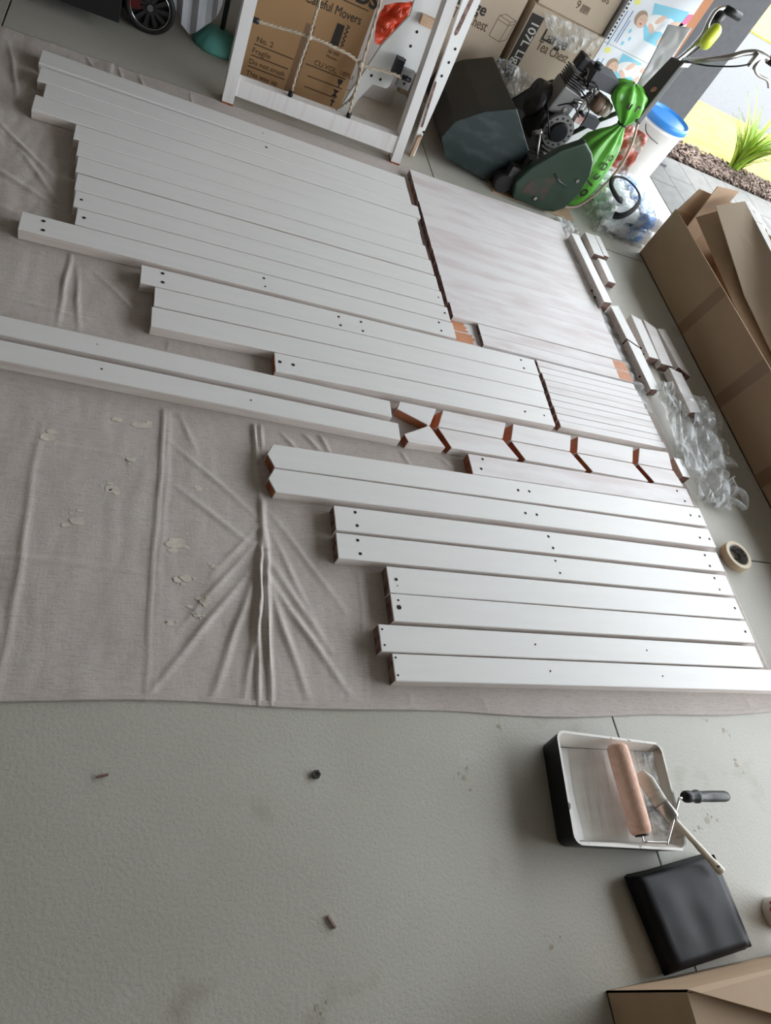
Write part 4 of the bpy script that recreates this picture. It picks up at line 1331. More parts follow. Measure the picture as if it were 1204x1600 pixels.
# white sheet material and red bag behind
bm = new_bm(); prism(bm, [(.925, .002), (1.20, .002), (1.16, 1.1), (.90, 1.1)], .018, 'Y', 3.62)
o = obj('leaning_panel', bm, mat('pale_grey_panel', (0.50, 0.48, 0.47), 0.6), loc=(1.05, 3.62, 0)); tag(o, 'pale grey panel standing behind the drilled side panel', 'panel')
bm = new_bm(); crumple(bm, [(.955, 3.47, .30), (1.05, 3.47, .29), (1.08, 3.50, .50), (.955, 3.50, .44)], 14, 18, .05, 14, 3.3)
o = obj('red_bag', bm, 'red', loc=(1.0, 3.5, .25)); tag(o, 'crumpled red plastic bag hanging behind the drilled side panel', 'bag')
o.modifiers.new('thickness', 'SOLIDIFY').thickness = .003

# ------------------------------------------------------------------ mover carton
def carton(name, label, x0, x1, y0, y1, z0, z1, m, group=None):
    t = thing(name, label, 'box', ((x0 + x1) / 2, (y0 + y1) / 2, z0), group)
    bm = new_bm(); box(bm, x0, x1, y0, y1, z0 + .001, z1); bevel(bm, .004, 2)
    obj('carton_body', bm, m, t)
    return t


mv = carton('mover_carton', 'brown removalist carton with printed handling lines behind the rope frame', .414, .890, 3.37, 3.80, 0, .615, 'card_brown')
yp = 3.3693
quad_print('packing_tape', mv, [(.618, yp + .0003, .002), (.660, yp + .0003, .002), (.672, yp + .0003, .30), (.630, yp + .0003, .30)], 'card_tape')
text_print('printed_text', mv, 'Careful Movers', .598, .372, yp, .052, 'ink', width=.252)
text_print('printed_text', mv, 'REMOVALS', .455, .438, yp, .095, 'ink', bold=.003, sx=.83) if False else text_print('printed_text', mv, 'DS', 0.796, .450, yp, .080, 'ink', bold=.003)
quad_print('printed_line', mv, [(.56, yp, .432), (.865, yp, .432), (.865, yp, .437), (.56, yp, .437)], 'brownink')
quad_print('printed_logo', mv, [(.752, yp, .254), (.790, yp, .254), (.790, yp, .346), (.756, yp, .346)], 'ink')
for k in range(5):
    z = .262 + .0185 * k
    quad_print('printed_chevron', mv, [(.796, yp, z), (.803, yp, z), (.814, yp, z + .011), (.803, yp, z + .018), (.796, yp, z + .018), (.806, yp, z + .010)], 'ink')
text_print('printed_text', mv, '36 000', .752, .222, yp, .020, 'brownink')
text_print('printed_text', mv, 'Movers', .752, .202, yp, .017, 'brownink')
for (xa, xb, z) in ((.441, .620, .141), (.439, .609, .094), (.437, .608, .046), (.677, .870, .144), (.700, .870, .099), (.700, .855, .050)):
    quad_print('printed_line', mv, [(xa, yp, z - .0025), (xb, yp, z - .0025), (xb, yp, z + .0025), (xa, yp, z + .0025)], 'brownink')
for s, x, z, sz in (('No. 2', .448, .153, .032), ('Fragile', .440, .105, .032), ('Do not crush', .438, .058, .030), ('This way up', .438, .008, .030), ('CU.VOL. 107Lt', .712, .153, .030)):
    text_print('printed_text', mv, s, x, z, yp, sz, 'brownink')
# handling symbols: goblet, hourglass, arrow
quad_print('printed_symbol', mv, [(.838, yp, .136), (.862, yp, .136), (.860, yp, .118), (.852, yp, .112), (.852, yp, .104), (.860, yp, .102), (.840, yp, .102), (.848, yp, .104), (.848, yp, .112), (.840, yp, .118)], 'ink')
quad_print('printed_symbol', mv, [(.830, yp, .086), (.862, yp, .086), (.849, yp, .070), (.862, yp, .054), (.830, yp, .054), (.843, yp, .070)], 'ink')
quad_print('printed_symbol', mv, [(.842, yp, .010), (.850, yp, .010), (.850, yp, .030), (.860, yp, .030), (.846, yp, .044), (.832, yp, .030), (.842, yp, .030)], 'ink')


def chest_icon(parent, x, z, y, s):
    """outline drawing of a lidded chest, as thin printed strokes"""
    P = {'a': (0, 0), 'b': (.62, -.06), 'c': (.90, .12), 'd': (.95, 1.0), 'e': (.70, .86), 'f': (.05, .93), 'g': (.32, 1.08), 'h': (.66, .70), 'i': (.04, .76), 'j': (.92, .84)}
    for p, q in ('ab', 'bc', 'cd', 'af', 'be', 'fe', 'ed', 'fg', 'gd', 'ih', 'hj'):
        a, b = Vector(P[p]) * s, Vector(P[q]) * s
        d = (b - a).normalized(); nn = Vector((-d.y, d.x)) * .0012
        quad_print('printed_stroke', parent, [(x + v.x, y, z + v.y) for v in (a - nn, b - nn, b + nn, a + nn)], 'brownink')


# ------------------------------------------------------------------ tea chest cartons
yt = 3.82
tc1 = carton('tea_chest_carton', 'tan tea chest carton left of the one with the black side band', 1.275, 1.708, yt, 4.24, 0, .660, 'card_grey', 'tea chest cartons')
text_print('printed_text', tc1, 'Large', 1.375, .478, yt - .0006, .072, 'ink', bold=.0016)
text_print('printed_text', tc1, 'Tea Chest', 1.375, .420, yt - .0006, .066, 'brownink', sx=.72)
chest_icon(tc1, 1.602, .413, yt - .0006, .105)
tc2 = carton('tea_chest_carton', 'tan tea chest carton with a black band at the side behind the engine', 1.752, 2.196, yt, 4.24, 0, .618, 'card_grey', 'tea chest cartons')
quad_print('printed_band', tc2, [(1.756, yt - .0006, .13), (1.818, yt - .0006, .13), (1.832, yt - .0006, .582), (1.758, yt - .0006, .582)], 'ink')
text_print('printed_text', tc2, '107L Light', 0, 0, 0, .062, 'greyprint', basis=Matrix.Translation((1.782, yt - .0012, .556)) @ Matrix.Rotation(math.pi / 2, 4, 'X') @ Matrix.Rotation(-math.pi / 2, 4, 'Z'), bold=.0008)
text_print('printed_text', tc2, 'Large', 1.866, .496, yt - .0006, .072, 'ink', bold=.0016)
text_print('printed_text', tc2, 'Tea Chest', 1.866, .446, yt - .0006, .066, 'brownink', sx=.72)
chest_icon(tc2, 2.098, .450, yt - .0006, .080)
tc3 = carton('barcode_carton', 'tan carton with a barcode stacked on the black-banded tea chest', 1.775, 2.182, yt + .03, 4.22, .619, 1.10, 'card_grey', 'tea chest cartons')
for k in range(14):
    x = 2.000 + .0036 * k
    quad_print('barcode_bar', tc3, [(x, yt + .0294, .665), (x + random.choice((.0012, .0022)), yt + .0294, .665), (x + .0018, yt + .0294, .700), (x, yt + .0294, .700)], 'brownink')
text_print('printed_text', tc3, 'os', 2.075, .745, yt + .0294, .052, 'brownink')
text_print('printed_text', tc3, '9', 1.965, .672, yt + .0294, .050, 'brownink')
bm = new_bm(); crumple(bm, [(1.795, yt - .024, .612), (2.19, yt - .024, .632), (2.14, yt - .034, .520), (1.93, yt - .034, .500)], 26, 14, .022, 16, 9.1)
o = obj('film_wrap', bm, 'film', loc=(2.0, yt - .01, .56)); tag(o, 'clear plastic film draped down the front of the black-banded tea chest', 'film')

# ------------------------------------------------------------------ nappy cartons
def nappy(label, x0, x1, y0, y1, z0, z1, baby_z, top):
    t = carton('nappy_carton', label, x0, x1, y0, y1, z0, z1, 'whitecard', 'nappy cartons')
    y = y0 - .0006
    w = x1 - x0
    # blue towel
    if top:
        tw = [(2.335, .845), (2.540, .880), (2.545, .800), (2.500, .690), (2.400, .690), (2.350, .745), (2.360, .80)]
    else:
        tw = [(2.335, .600), (2.470, .596), (2.500, .545), (2.480, .470), (2.370, .45), (2.350, .50)]
    quad_print('printed_towel', t, [(p[0], y, p[1]) for p in tw], 'bluetowel')
    hx, hz = (2.325, .757) if top else (2.328, .522)
    bz = hz
    ellipse_print('printed_body', t, hx + .090, bz + .022, y - .0003, .070, .036, 'bucket', .1)
    ellipse_print('printed_arm', t, hx + .095, bz + .040, y - .0005, .030, .014, 'skin', .9)
    ellipse_print('printed_arm', t, hx + .075, bz - .010, y - .0005, .030, .013, 'skin', -.5)
    ellipse_print('printed_nappy', t, hx + .150, bz + .030, y - .0005, .034, .036, 'whitecard', .3)
    ellipse_print('printed_leg', t, hx + .195, bz + .052, y - .0006, .040, .016, 'skin', .25)
    ellipse_print('printed_leg', t, hx + .165, bz - .022, y - .0006, .014, .040, 'skin', -.25)
    ellipse_print('printed_hair', t, hx - .010, hz + .008, y - .0006, .033, .035, 'hairprint', .3)
    ellipse_print('printed_face', t, hx + .003, hz - .001, y - .0009, .029, .031, 'skin', .3)
    for ex, ez in ((-.008, .006), (.012, .008)):
        ellipse_print('printed_eye', t, hx + ex, hz + ez, y - .0012, .0032, .0018, 'hairprint')
    ellipse_print('printed_mouth', t, hx + .004, hz - .013, y - .0012, .007, .0032, 'redink')
    for k, (xx, za, zb) in enumerate(((x0 + .022, -.16, .01), (x0 + .050, -.13, .02), (x0 + .064, -.13, -.02))):
        quad_print('printed_line', t, [(xx, y, hz + za), (xx + .005, y, hz + za), (xx + .005, y, hz + zb), (xx, y, hz + zb)], 'navyink')
    ellipse_print('printed_badge', t, x0 + .045, hz + .06, y, .018, .014, 'yellowprint')
    for k in range(3):
        ellipse_print('printed_icon', t, x0 + .10 + .022 * (k % 2), hz - .06 - .03 * k, y, .008, .010, 'bluetowel')
    return t


n2 = nappy('white nappy carton with a baby picture, lower of the stacked two', 2.200, 2.572, yt, 4.22, 0, .607, 0, False)
n1 = nappy('white nappy carton with a baby picture, upper of the stacked two', 2.200, 2.572, yt, 4.22, .608, 1.15, 0, True)
quad_print('printed_corner', n1, [(2.530, yt - .0012, .800), (2.571, yt - .0012, .835), (2.571, yt - .0012, .880), (2.545, yt - .0012, .870)], 'pink')
text_print('printed_text', n1, '120 wipes', 0, 0, 0, .030, 'ink', basis=Matrix.Translation((2.212, yt - .0006, .62)) @ Matrix.Rotation(math.pi / 2, 4, 'X') @ Matrix.Rotation(math.pi / 2, 4, 'Z')) if False else None
bm = new_bm()
for k in range(16):
    z = .625 + .018 * k
    s = .006 + .006 * random.random()
    box(bm, 2.204, 2.204 + s, yt - .0012, yt - .0004, z, z + .010)
o = obj('printed_marks', bm, 'ink', n1)
bm = new_bm(); box(bm, 2.602, 2.680, 3.90, 3.925, .001, 1.25); o = obj('orange_board', bm, 'orangeboard', loc=(2.64, 3.91, 0)); tag(o, 'orange-brown board on edge between the nappy cartons and the grey pillar', 'board')
bm = new_bm(); crumple(bm, [(2.40, 3.62, .50), (2.47, 3.58, .50), (2.555, 3.74, .84), (2.46, 3.79, .80)], 14, 28, .022, 8, 4.0)
o = obj('white_plastic_bag', bm, 'whitebag', loc=(2.5, 3.75, .6), smooth=True); tag(o, 'crumpled white plastic bag hanging beside the nappy cartons', 'bag')
o.modifiers.new('thickness', 'SOLIDIFY').thickness = .002

# ------------------------------------------------------------------ cylinder mower
cb = new_bm(); box(cb, 1.70, 2.215, 3.125, 3.70, .0008, .006)
o = obj('cardboard_mat', cb, 'card', loc=(1.95, 3.4, 0)); tag(o, 'flat cardboard sheet on the floor under the green mower', 'cardboard')
mo = thing('cylinder_mower', 'old dark green petrol cylinder mower with grass catcher', 'mower', (1.85, 3.4, 0))
prof = [(1.666, .012), (1.413, .051), (1.354, .129), (1.382, .220), (1.485, .303), (1.626, .370), (1.796, .220), (1.790, .160)]
bm = new_bm()
prism(bm, prof, .50, 'Y', 3.204)
bevel(bm, .006, 2)
sh = obj('catcher_shell', bm, 'green_shell', mo)
bm = new_bm()
cxm = sum(p[0] for p in prof) / 8; czm = sum(p[1] for p in prof) / 8
big = [(cxm + (p[0] - cxm) * 1.012, czm + (p[1] - czm) * 1.012) for p in prof]
prism(bm, big, .006, 'Y', 3.198); bevel(bm, .002)
obj('catcher_side', bm, 'green_dark', mo)
bm = new_bm()
prism(bm, [(p[0] * .985 + cxm * .015, p[1] * .985 + czm * .015) for p in prof], .006, 'Y', 3.704)
obj('catcher_side', bm, 'green_shell', mo)
sp = [(1.804, .019), (2.000, .010), (2.060, .022), (2.105, .062), (2.130, .150), (2.122, .257), (2.090, .322), (2.056, .355), (1.988, .391), (1.892, .314), (1.805, .192), (1.771, .099)]
bm = new_bm(); prism(bm, sp, .045, 'Y', 3.098); bevel(bm, .012, 3); cover = obj('chain_cover', bm, 'green_rust', mo, smooth=False)
for x, z in ((2.070, .215), (1.915, .062)):
    bm = new_bm(); cyl(bm, (x, 3.090, z), (x, 3.099, z), .009, n=8); obj('bolt', bm, 'metal', cover)
bm = new_bm()
RP = [(1.827, 0.08), (1.84, 0.13), (1.872, 0.165), (1.93, 0.178), (1.99, 0.208), (1.99, 0.18), (1.968, 0.155), (1.955, 0.125), (1.96, 0.09), (1.965, 0.063), (1.91, 0.07), (1.855, 0.062)]
RQ = []
for (xa, za), (xb, zb) in zip(RP, RP[1:] + RP[:1]):
    for q in range(5):
        t = q / 5
        RQ.append((xa + (xb - xa) * t + random.uniform(-.0035, .0035), za + (zb - za) * t + random.uniform(-.0035, .0035)))
bm.faces.new([bm.verts.new((x, 3.0968, z)) for x, z in RQ])
o = obj('worn_patch', bm, 'worn_brown', cover); o['label'] = 'brown patch worn through the green enamel'
bm = new_bm(); tube(bm, [(1.935, 3.098, .205), (1.985, 3.095, .180), (2.035, 3.098, .170)], .006, n=8, flat=.6); obj('pressed_rib', bm, 'green_dark', cover)
bm = new_bm(); prism(bm, sp, .02, 'Y', 3.69); bevel(bm, .004); obj('side_plate', bm, 'green_shell', mo)
part_box('chassis', mo, 1.80, 2.06, 3.15, 3.685, .11, .205, 'darkmetal', .006)
bm = new_bm(); cyl(bm, (1.985, 3.15, .095), (1.985, 3.685, .095), .088, n=28); obj('rear_roller', bm, 'rubber', mo)
bm = new_bm(); cyl(bm, (1.815, 3.15, .085), (1.815, 3.685, .085), .062, n=20); cr = obj('cutting_cylinder', bm, 'darkmetal', mo)
bm = new_bm(); cyl(bm, (1.735, 3.13, .055), (1.735, 3.19, .055), .045, n=18); obj('front_roller', bm, 'rubber', mo)
bm = new_bm(); box(bm, 1.735, 1.80, 3.135, 3.185, .06, .15); bevel(bm, .008); obj('roller_bracket', bm, 'darkmetal', mo)
bm = new_bm(); cyl(bm, (1.790, 3.19, .335), (1.862, 3.16, .168), .0045, n=8); obj('catcher_rod', bm, 'metal', mo)
# engine
en = bm = new_bm(); box(bm, 1.86, 2.03, 3.36, 3.54, .205, .345); bevel(bm, .02, 3); crank = obj('crankcase', bm, 'darkmetal', mo)
bm = new_bm(); cyl(bm, (1.965, 3.360, .300), (1.965, 3.335, .300), .082, n=32); fw = obj('flywheel', bm, 'cylgrey', mo)
bm = new_bm(); cyl(bm, (1.965, 3.334, .300), (1.965, 3.318, .300), .050, .044, n=28); obj('pulley', bm, 'black', fw)
for k in range(14):
    a = 2 * math.pi * k / 14
    bm = new_bm(); cyl(bm, (1.965 + .066 * math.cos(a), 3.3345, .300 + .066 * math.sin(a)), (1.965 + .066 * math.cos(a), 3.333, .300 + .066 * math.sin(a)), .0055, n=8); obj('vent_hole', bm, 'hole', fw)
bm = new_bm(); cyl(bm, (1.83, 3.50, .345), (1.885, 3.50, .345), .086, n=28); obj('recoil_housing', bm, 'darkmetal', mo)
tilt = Matrix.Translation((1.945, 3.45, .40)) @ Matrix.Rotation(math.radians(8), 4, 'Y')
bm = new_bm(); box(bm, -.062, .055, -.065, .065, -.055, .075, 0, tilt); bevel(bm, .008, 2); obj('cylinder_block', bm, 'cylgrey', mo)
bm = new_bm(); bmesh.ops.create_cone(bm, cap_ends=True, segments=12, radius1=.011, radius2=.011, depth=.006, matrix=tilt @ Matrix.Translation((.015, -.068, -.01)) @ Matrix.Rotation(math.pi / 2, 4, 'X')); obj('bolt', bm, 'metal', mo)
for k in range(6):
    bm = new_bm(); box(bm, -.060, .045, -.058, .058, .076 + .0115 * k, .0815 + .0115 * k, 0, tilt); obj('cooling_fin', bm, 'darkmetal', mo)
bm = new_bm(); box(bm, -.058, -.012, -.04, .03, .150, .215, 0, tilt); bevel(bm, .01, 2); obj('head_cowl', bm, 'black', mo)
bm = new_bm(); cyl(bm, (1.99, 3.43, .52), (2.01, 3.40, .575), .014, n=10); obj('spark_plug', bm, 'bucket', mo)
for k in range(5):
    bm = new_bm()
    x, z = 1.955 + .022 * k, .555 - .006 * k
    tube(bm, smooth_path([(x, 3.44, z), (x + .018, 3.41, z + .02), (x + .03, 3.40, z - .02), (x + .055, 3.39, z - .05)], 4), .005, n=6); obj('throttle_linkage', bm, 'darkmetal' if k % 2 else 'metal', mo)
bm = new_bm(); box(bm, 2.04, 2.055, 3.40, 3.415, .34, .52); box(bm, 2.06, 2.075, 3.39, 3.40, .36, .53); obj('tank_bracket', bm, 'metal', mo)
bm = new_bm(); box(bm, 1.985, 2.125, 3.36, 3.48, .535, .600); bevel(bm, .014, 3); ft = obj('fuel_tank', bm, 'slategrey', mo)
bm = new_bm(); cyl(bm, (2.00, 3.40, .600), (2.00, 3.40, .622), .022, n=16); obj('filler_cap', bm, 'black', ft)
bm = new_bm(); cyl(bm, (2.075, 3.40, .475), (2.150, 3.40, .462), .043, n=22); mf = obj('silencer', bm, 'tanmetal', mo)
bm = new_bm(); cyl(bm, (2.125, 3.40, .4665), (2.135, 3.40, .4648), .0445, n=22); obj('silencer_band', bm, 'metal', mf)
bm = new_bm(); cyl(bm, (2.150, 3.40, .462), (2.185, 3.40, .456), .040, .034, n=22); obj('silencer_end', bm, 'cream', mf)
for k in range(9):
    x, z = 1.985 + .011 * (k % 5) + .01 * random.random(), .425 + .016 * k
    y = 3.375 + .012 * (k % 3)
    bm = new_bm()
    if k % 3 == 0:
        box(bm, x - .012, x + .016, y - .010, y + .012, z - .008, z + .010); bevel(bm, .002)
    else:
        cyl(bm, (x - .018, y, z), (x + .022, y - .006 * (k % 2), z + .008), .007 + .003 * (k % 2), n=10)
    obj('carburettor_piece', bm, ('darkmetal', 'metal', 'black', 'darkmetal')[k % 4], mo)
for k, (a, b, c) in enumerate((((1.90, 3.36, .40), (1.93, 3.30, .45), (2.02, 3.33, .40)), ((1.97, 3.36, .50), (2.04, 3.32, .45), (2.06, 3.34, .34)), ((1.93, 3.40, .52), (1.99, 3.33, .56), (2.05, 3.36, .53)), ((1.84, 3.42, .42), (1.86, 3.34, .36), (1.92, 3.32, .28)))):
    bm = new_bm(); tube(bm, smooth_path([a, b, c], 6), .0035, n=6); obj('engine_cable', bm, 'black', mo)
bm = new_bm(); box(bm, 2.055, 2.155, 3.35, 3.41, .365, .410); bevel(bm, .008); obj('battery_box', bm, 'slategrey', mo)
bm = new_bm(); box(bm, 2.02, 2.065, 3.345, 3.37, .365, .40); obj('red_cap', bm, 'redbag', mo)
for (a, b, r, m) in (((1.90, 3.30, .225), (2.02, 3.27, .205), .010, 'metal'), ((2.0, 3.29, .225), (2.04, 3.26, .215), .016, 'darkmetal'), ((1.86, 3.25, .215), (1.95, 3.25, .205), .014, 'darkmetal'), ((1.82, 3.30, .26), (1.86, 3.29, .29), .012, 'metal')):
    bm = new_bm(); cyl(bm, a, b, r, n=10); obj('control_link', bm, m, mo)
part_box('engine_plate', mo, 1.80, 2.08, 3.22, 3.62, .200, .212, 'darkmetal', .002)
# handle: tapered channel, two chrome bars, levers
def beam(name, a, b, w0, w1, d, m, parent):
    a, b = Vector(a), Vector(b)
    t = (b - a).normalized()
    wy = Vector((0, 1, 0)); wy = (wy - wy.dot(t) * t).normalized()
    dx = t.cross(wy)
    bm = new_bm()
    v = []
    for p, w in ((a, w0), (b, w1)):
        for s, q in ((-1, -1), (1, -1), (1, 1), (-1, 1)):
            v.append(bm.verts.new(p + wy * s * w / 2 + dx * q * d / 2))
    for f in ((0, 3, 2, 1), (4, 5, 6, 7), (0, 1, 5, 4), (1, 2, 6, 5), (2, 3, 7, 6), (3, 0, 4, 7)):
        bm.faces.new([v[i] for i in f])
    bmesh.ops.recalc_face_normals(bm, faces=bm.faces)
    bevel(bm, .008, 2)
    return obj(name, bm, m, parent)


hc = beam('handle_channel', (2.300, 3.37, .475), (2.405, 3.45, .760), .165, .095, .035, 'green_shell', mo)
bm = new_bm(); cyl(bm, (2.337, 3.385, .625), (2.334, 3.385, .627), .016, n=14); o = obj('maker_badge', bm, 'redbag', hc)
bm = new_bm(); tube(bm, smooth_path([(2.105, 3.52, .20), (2.22, 3.51, .34), (2.295, 3.46, .46), (2.325, 3.43, .53)], 6), .012, n=10); obj('handle_stay', bm, 'darkmetal', mo)
bm = new_bm(); tube(bm, smooth_path([(2.325, 3.315, .485), (2.345, 3.28, .40), (2.350, 3.255, .30), (2.325, 3.235, .20), (2.285, 3.21, .12), (2.22, 3.19, .05), (2.14, 3.18, .03)], 8), .007, n=8); obj('trailing_cable', bm, mat('pink_grey_cable', (.45, .33, .29), .5), mo)
bm = new_bm(); tube(bm, smooth_path([(2.405, 3.47, .75), (2.475, 3.53, .805), (2.515, 3.57, .87), (2.520, 3.60, .925), (2.540, 3.63, .965), (2.60, 3.66, .985), (2.66, 3.66, .985)], 8), .0125, n=12); hb = obj('handlebar', bm, 'chrome', mo)
bm = new_bm(); tube(bm, smooth_path([(2.41, 3.43, .775), (2.36, 3.25, .84), (2.40, 3.15, .915), (2.46, 3.14, .962), (2.525, 3.14, .985), (2.60, 3.13, .985)], 8), .0125, n=12); hb2 = obj('handlebar', bm, 'metal', mo)
bm = new_bm(); cyl(bm, (2.585, 3.133, .985), (2.72, 3.115, .978), .018, n=14); obj('grip', bm, 'black', hb2)
bm = new_bm(); tube(bm, smooth_path([(2.535, 3.115, .985), (2.525, 3.10, .945), (2.56, 3.095, .925), (2.62, 3.09, .925), (2.655, 3.09, .905)], 5), .007, n=8); obj('brake_lever', bm, 'metal', hb2)
bm = new_bm(); box(bm, 2.500, 2.545, 3.105, 3.130, .930, .990); bevel(bm, .006); obj('lever_bracket', bm, 'metal', hb2)
bm = new_bm(); tube(bm, smooth_path([(2.505, 3.11, .945), (2.44, 3.12, .905), (2.37, 3.20, .845), (2.37, 3.36, .79)], 5), .0035, n=6); obj('brake_cable', bm, 'black', hb2)
bm = new_bm(); cyl(bm, (2.60, 3.655, .985), (2.70, 3.655, .985), .019, n=14); obj('grip', bm, 'black', hb)
bm = new_bm(); cyl(bm, (2.545, 3.60, .925), (2.575, 3.62, .965), .024, n=14); obj('throttle_body', bm, 'black', hb)
bm = new_bm(); tube(bm, smooth_path([(2.415, 3.46, .74), (2.49, 3.52, .79), (2.545, 3.56, .86), (2.565, 3.60, .93)], 5), .0045, n=6); obj('throttle_cable', bm, 'black', hb)
# lime throttle cover hanging from the far bar
ax0, ax1 = Vector((2.515, 3.515, .838)), Vector((2.555, 3.555, .930))
bm = new_bm()
tube(bm, [ax0.lerp(ax1, t) for t in (0, .04, .12, .25, .5, .75, .88, .96, 1)], .034, n=20, radii=[.016, .032, .042, .047, .047, .047, .042, .032, .016], flat=.7)
th_ = obj('throttle_cover', bm, 'lime', hb)
for sidez in (-1,):
    cpt = ax0.lerp(ax1, .5)
    toc = (Vector((0, 0, 1.5)) - cpt).normalized()
    axd = (ax1 - ax0).normalized()
    toc = (toc - toc.dot(axd) * axd).normalized()
    sd = axd.cross(toc)
    rr = []
    for k in range(24):
        a = 2 * math.pi * k / 24
        rr.append(cpt + toc * .036 + axd * .028 * math.sin(a) + sd * .013 * math.cos(a))
    bm = new_bm(); tube(bm, rr, .0022, n=6, closed=True); obj('moulded_ring', bm, mat('lime_dark', (.35, .42, .03), .4), th_)
bm = new_bm(); prism(bm, [(2.395, .752), (2.435, .765), (2.440, .800), (2.405, .805)], .012, 'Y', 3.395); obj('clamp_plate', bm, 'metal', mo)

# clear bag stuffed behind the catcher
bm = new_bm(); crumple(bm, [(1.672, 3.760, .375), (1.70, 3.755, .20), (1.875, 3.745, .20), (1.915, 3.75, .345)], 22, 22, .07, 12, 5.2)
o = obj('clear_plastic_bag', bm, 'clearbag', loc=(1.78, 3.75, .3)); tag(o, 'crumpled clear plastic bag wedged behind the mower catcher', 'bag')

# green printed bag, tied at the neck
gb = thing('green_bag', 'tied bright green plastic bag with black lettering beside the mower handle', 'bag', (2.28, 3.36, 0))
bm = new_bm()
n = 40
BAG = [(.002, .080, .085, 2.240, 3.360, 0), (.03, .106, .108, 2.238, 3.360, .02), (.10, .113, .118, 2.236, 3.360, .02), (.20, .114, .116, 2.235, 3.360, .02), (.27, .110, .104, 2.238, 3.360, .05), (.33, .092, .082, 2.248, 3.358, .12), (.375, .062, .053, 2.262, 3.356, .2), (.41, .034, .029, 2.272, 3.355, .2), (.435, .022, .020, 2.276, 3.355, .2), (.45, .021, .019, 2.276, 3.355, .2)]


def bag_ring(rows, fr_, wave):
    out = []
    for (z, rx, ry, cx, cy, fold) in rows:
        out.append([(cx + rx * math.cos(a) * (1 + fold * math.sin(a * fr_ + z * 7) + .04 * mnoise.noise((math.cos(a) * 2, math.sin(a) * 2, z * 9))), cy + ry * math.sin(a) * (1 + fold * math.sin(a * fr_ + z * 7)), z + wave * math.sin(a * 5)) for a in [2 * math.pi * k / n for k in range(n)]])
    return out


n = 54
levels = [[bm.verts.new(p) for p in row] for row in bag_ring(BAG, 9, 0)]
for A, Bq in zip(levels, levels[1:]):
    for k in range(n):
        bm.faces.new((A[k], A[(k + 1) % n], Bq[(k + 1) % n], Bq[k]))
bm.faces.new(levels[0][::-1])
obj('bag_body', bm, 'bag_green', gb, smooth=True)
bm = new_bm()
TOP = [(.445, .021, .019, 2.276, 3.355, .2), (.475, .050, .042, 2.265, 3.358, .25), (.515, .086, .068, 2.245, 3.362, .2), (.560, .100, .076, 2.228, 3.366, .16), (.595, .086, .062, 2.220, 3.370, .16), (.612, .050, .036, 2.216, 3.372, .2), (.616, .01, .01, 2.216, 3.372, 0)]
levels = [[bm.verts.new(p) for p in row] for row in bag_ring(TOP, 8, .004)]
for A, Bq in zip(levels, levels[1:]):
    for k in range(n):
        bm.faces.new((A[k], A[(k + 1) % n], Bq[(k + 1) % n], Bq[k]))
obj('bag_neck', bm, 'bag_green', gb, smooth=True)
bm = new_bm(); tube(bm, [(2.276 + .025 * math.cos(a), 3.355 + .023 * math.sin(a), .443) for a in [2 * math.pi * k / 16 for k in range(16)]], .005, n=6, closed=True); obj('tie', bm, 'black', gb)


def bag_point(rows, a, z):
    for p, q in zip(rows, rows[1:]):
        if p[0] <= z <= q[0]:
            t = (z - p[0]) / (q[0] - p[0])
            rx, ry, cx, cy, fo = [p[i] + (q[i] - p[i]) * t for i in (1, 2, 3, 4, 5)]
            return Vector((cx + rx * (1 + fo) * math.cos(a), cy + ry * (1 + fo) * math.sin(a), z))
    return Vector((rows[0][3], rows[0][4], z))


# black lettering running up the near side, letter by letter on the bulge
for rows, ch, ang, z, sz, rl in ((BAG, 'o', -86, .085, .090, 1.15), (BAG, 'l', -80, .150, .090, 1.2), (BAG, 'c', -78, .185, .088, 1.25), (BAG, 'o', -74, .240, .078, 1.3), (BAG, 'o', -70, .290, .062, 1.35), (TOP, 'u', -118, .535, .060, .1), (TOP, 'r', -92, .540, .060, .05)):
    a = math.radians(ang)
    p = bag_point(rows, a, z)
    pz = bag_point(rows, a, z + .012)
    pa = bag_point(rows, a + .08, z)
    tx = (pa - p).normalized()
    tz = (pz - p).normalized()
    nr = tx.cross(tz).normalized()
    tz = nr.cross(tx)
    p = p + nr * .007
    bas = Matrix(((tx.x, tz.x, nr.x, p.x), (tx.y, tz.y, nr.y, p.y), (tx.z, tz.z, nr.z, p.z), (0, 0, 0, 1)))
    text_print('printed_letter', gb, ch, 0, 0, 0, sz, 'ink', rot=rl, basis=bas, bold=.0014)

# red printed bag behind
bm = new_bm()
crumple(bm, [(2.47, 3.60, .01), (2.66, 3.56, .01), (2.64, 3.62, .36), (2.50, 3.66, .36)], 20, 30, .05, 11, 2.9)
o = obj('red_printed_bag', bm, 'redbag', loc=(2.55, 3.5, 0)); tag(o, 'red and pink printed plastic bag between the green bag and white bucket', 'bag')
o.modifiers.new('thickness', 'SOLIDIFY').thickness = .004

# bucket with blue lid
bu = thing('bucket', 'white plastic bucket with a blue lid near the dark pillar', 'bucket', (3.0, 4.06, 0))
bm = new_bm(); lathe(bm, [(.132, .001), (.135, .006), (.150, .30), (.156, .302), (.156, .318), (.151, .320), (.152, .345)], (3.0, 4.06, 0), 40); obj('bucket_body', bm, 'bucket', bu)
bm = new_bm(); lathe(bm, [(.158, .325), (.163, .328), (.163, .352), (.160, .360), (.154, .366), (.150, .360), (.140, .357), (.136, .352), (.128, .352), (.05, .353)], (3.0, 4.06, 0), 44); obj('lid', bm, 'blue', bu)
bm = new_bm(); tube(bm, smooth_path([(2.858, 4.0, .29), (2.85, 3.95, .275), (2.88, 3.92, .262), (2.95, 3.905, .25)], 5), .003, n=6); obj('wire_handle', bm, 'darkmetal', bu)

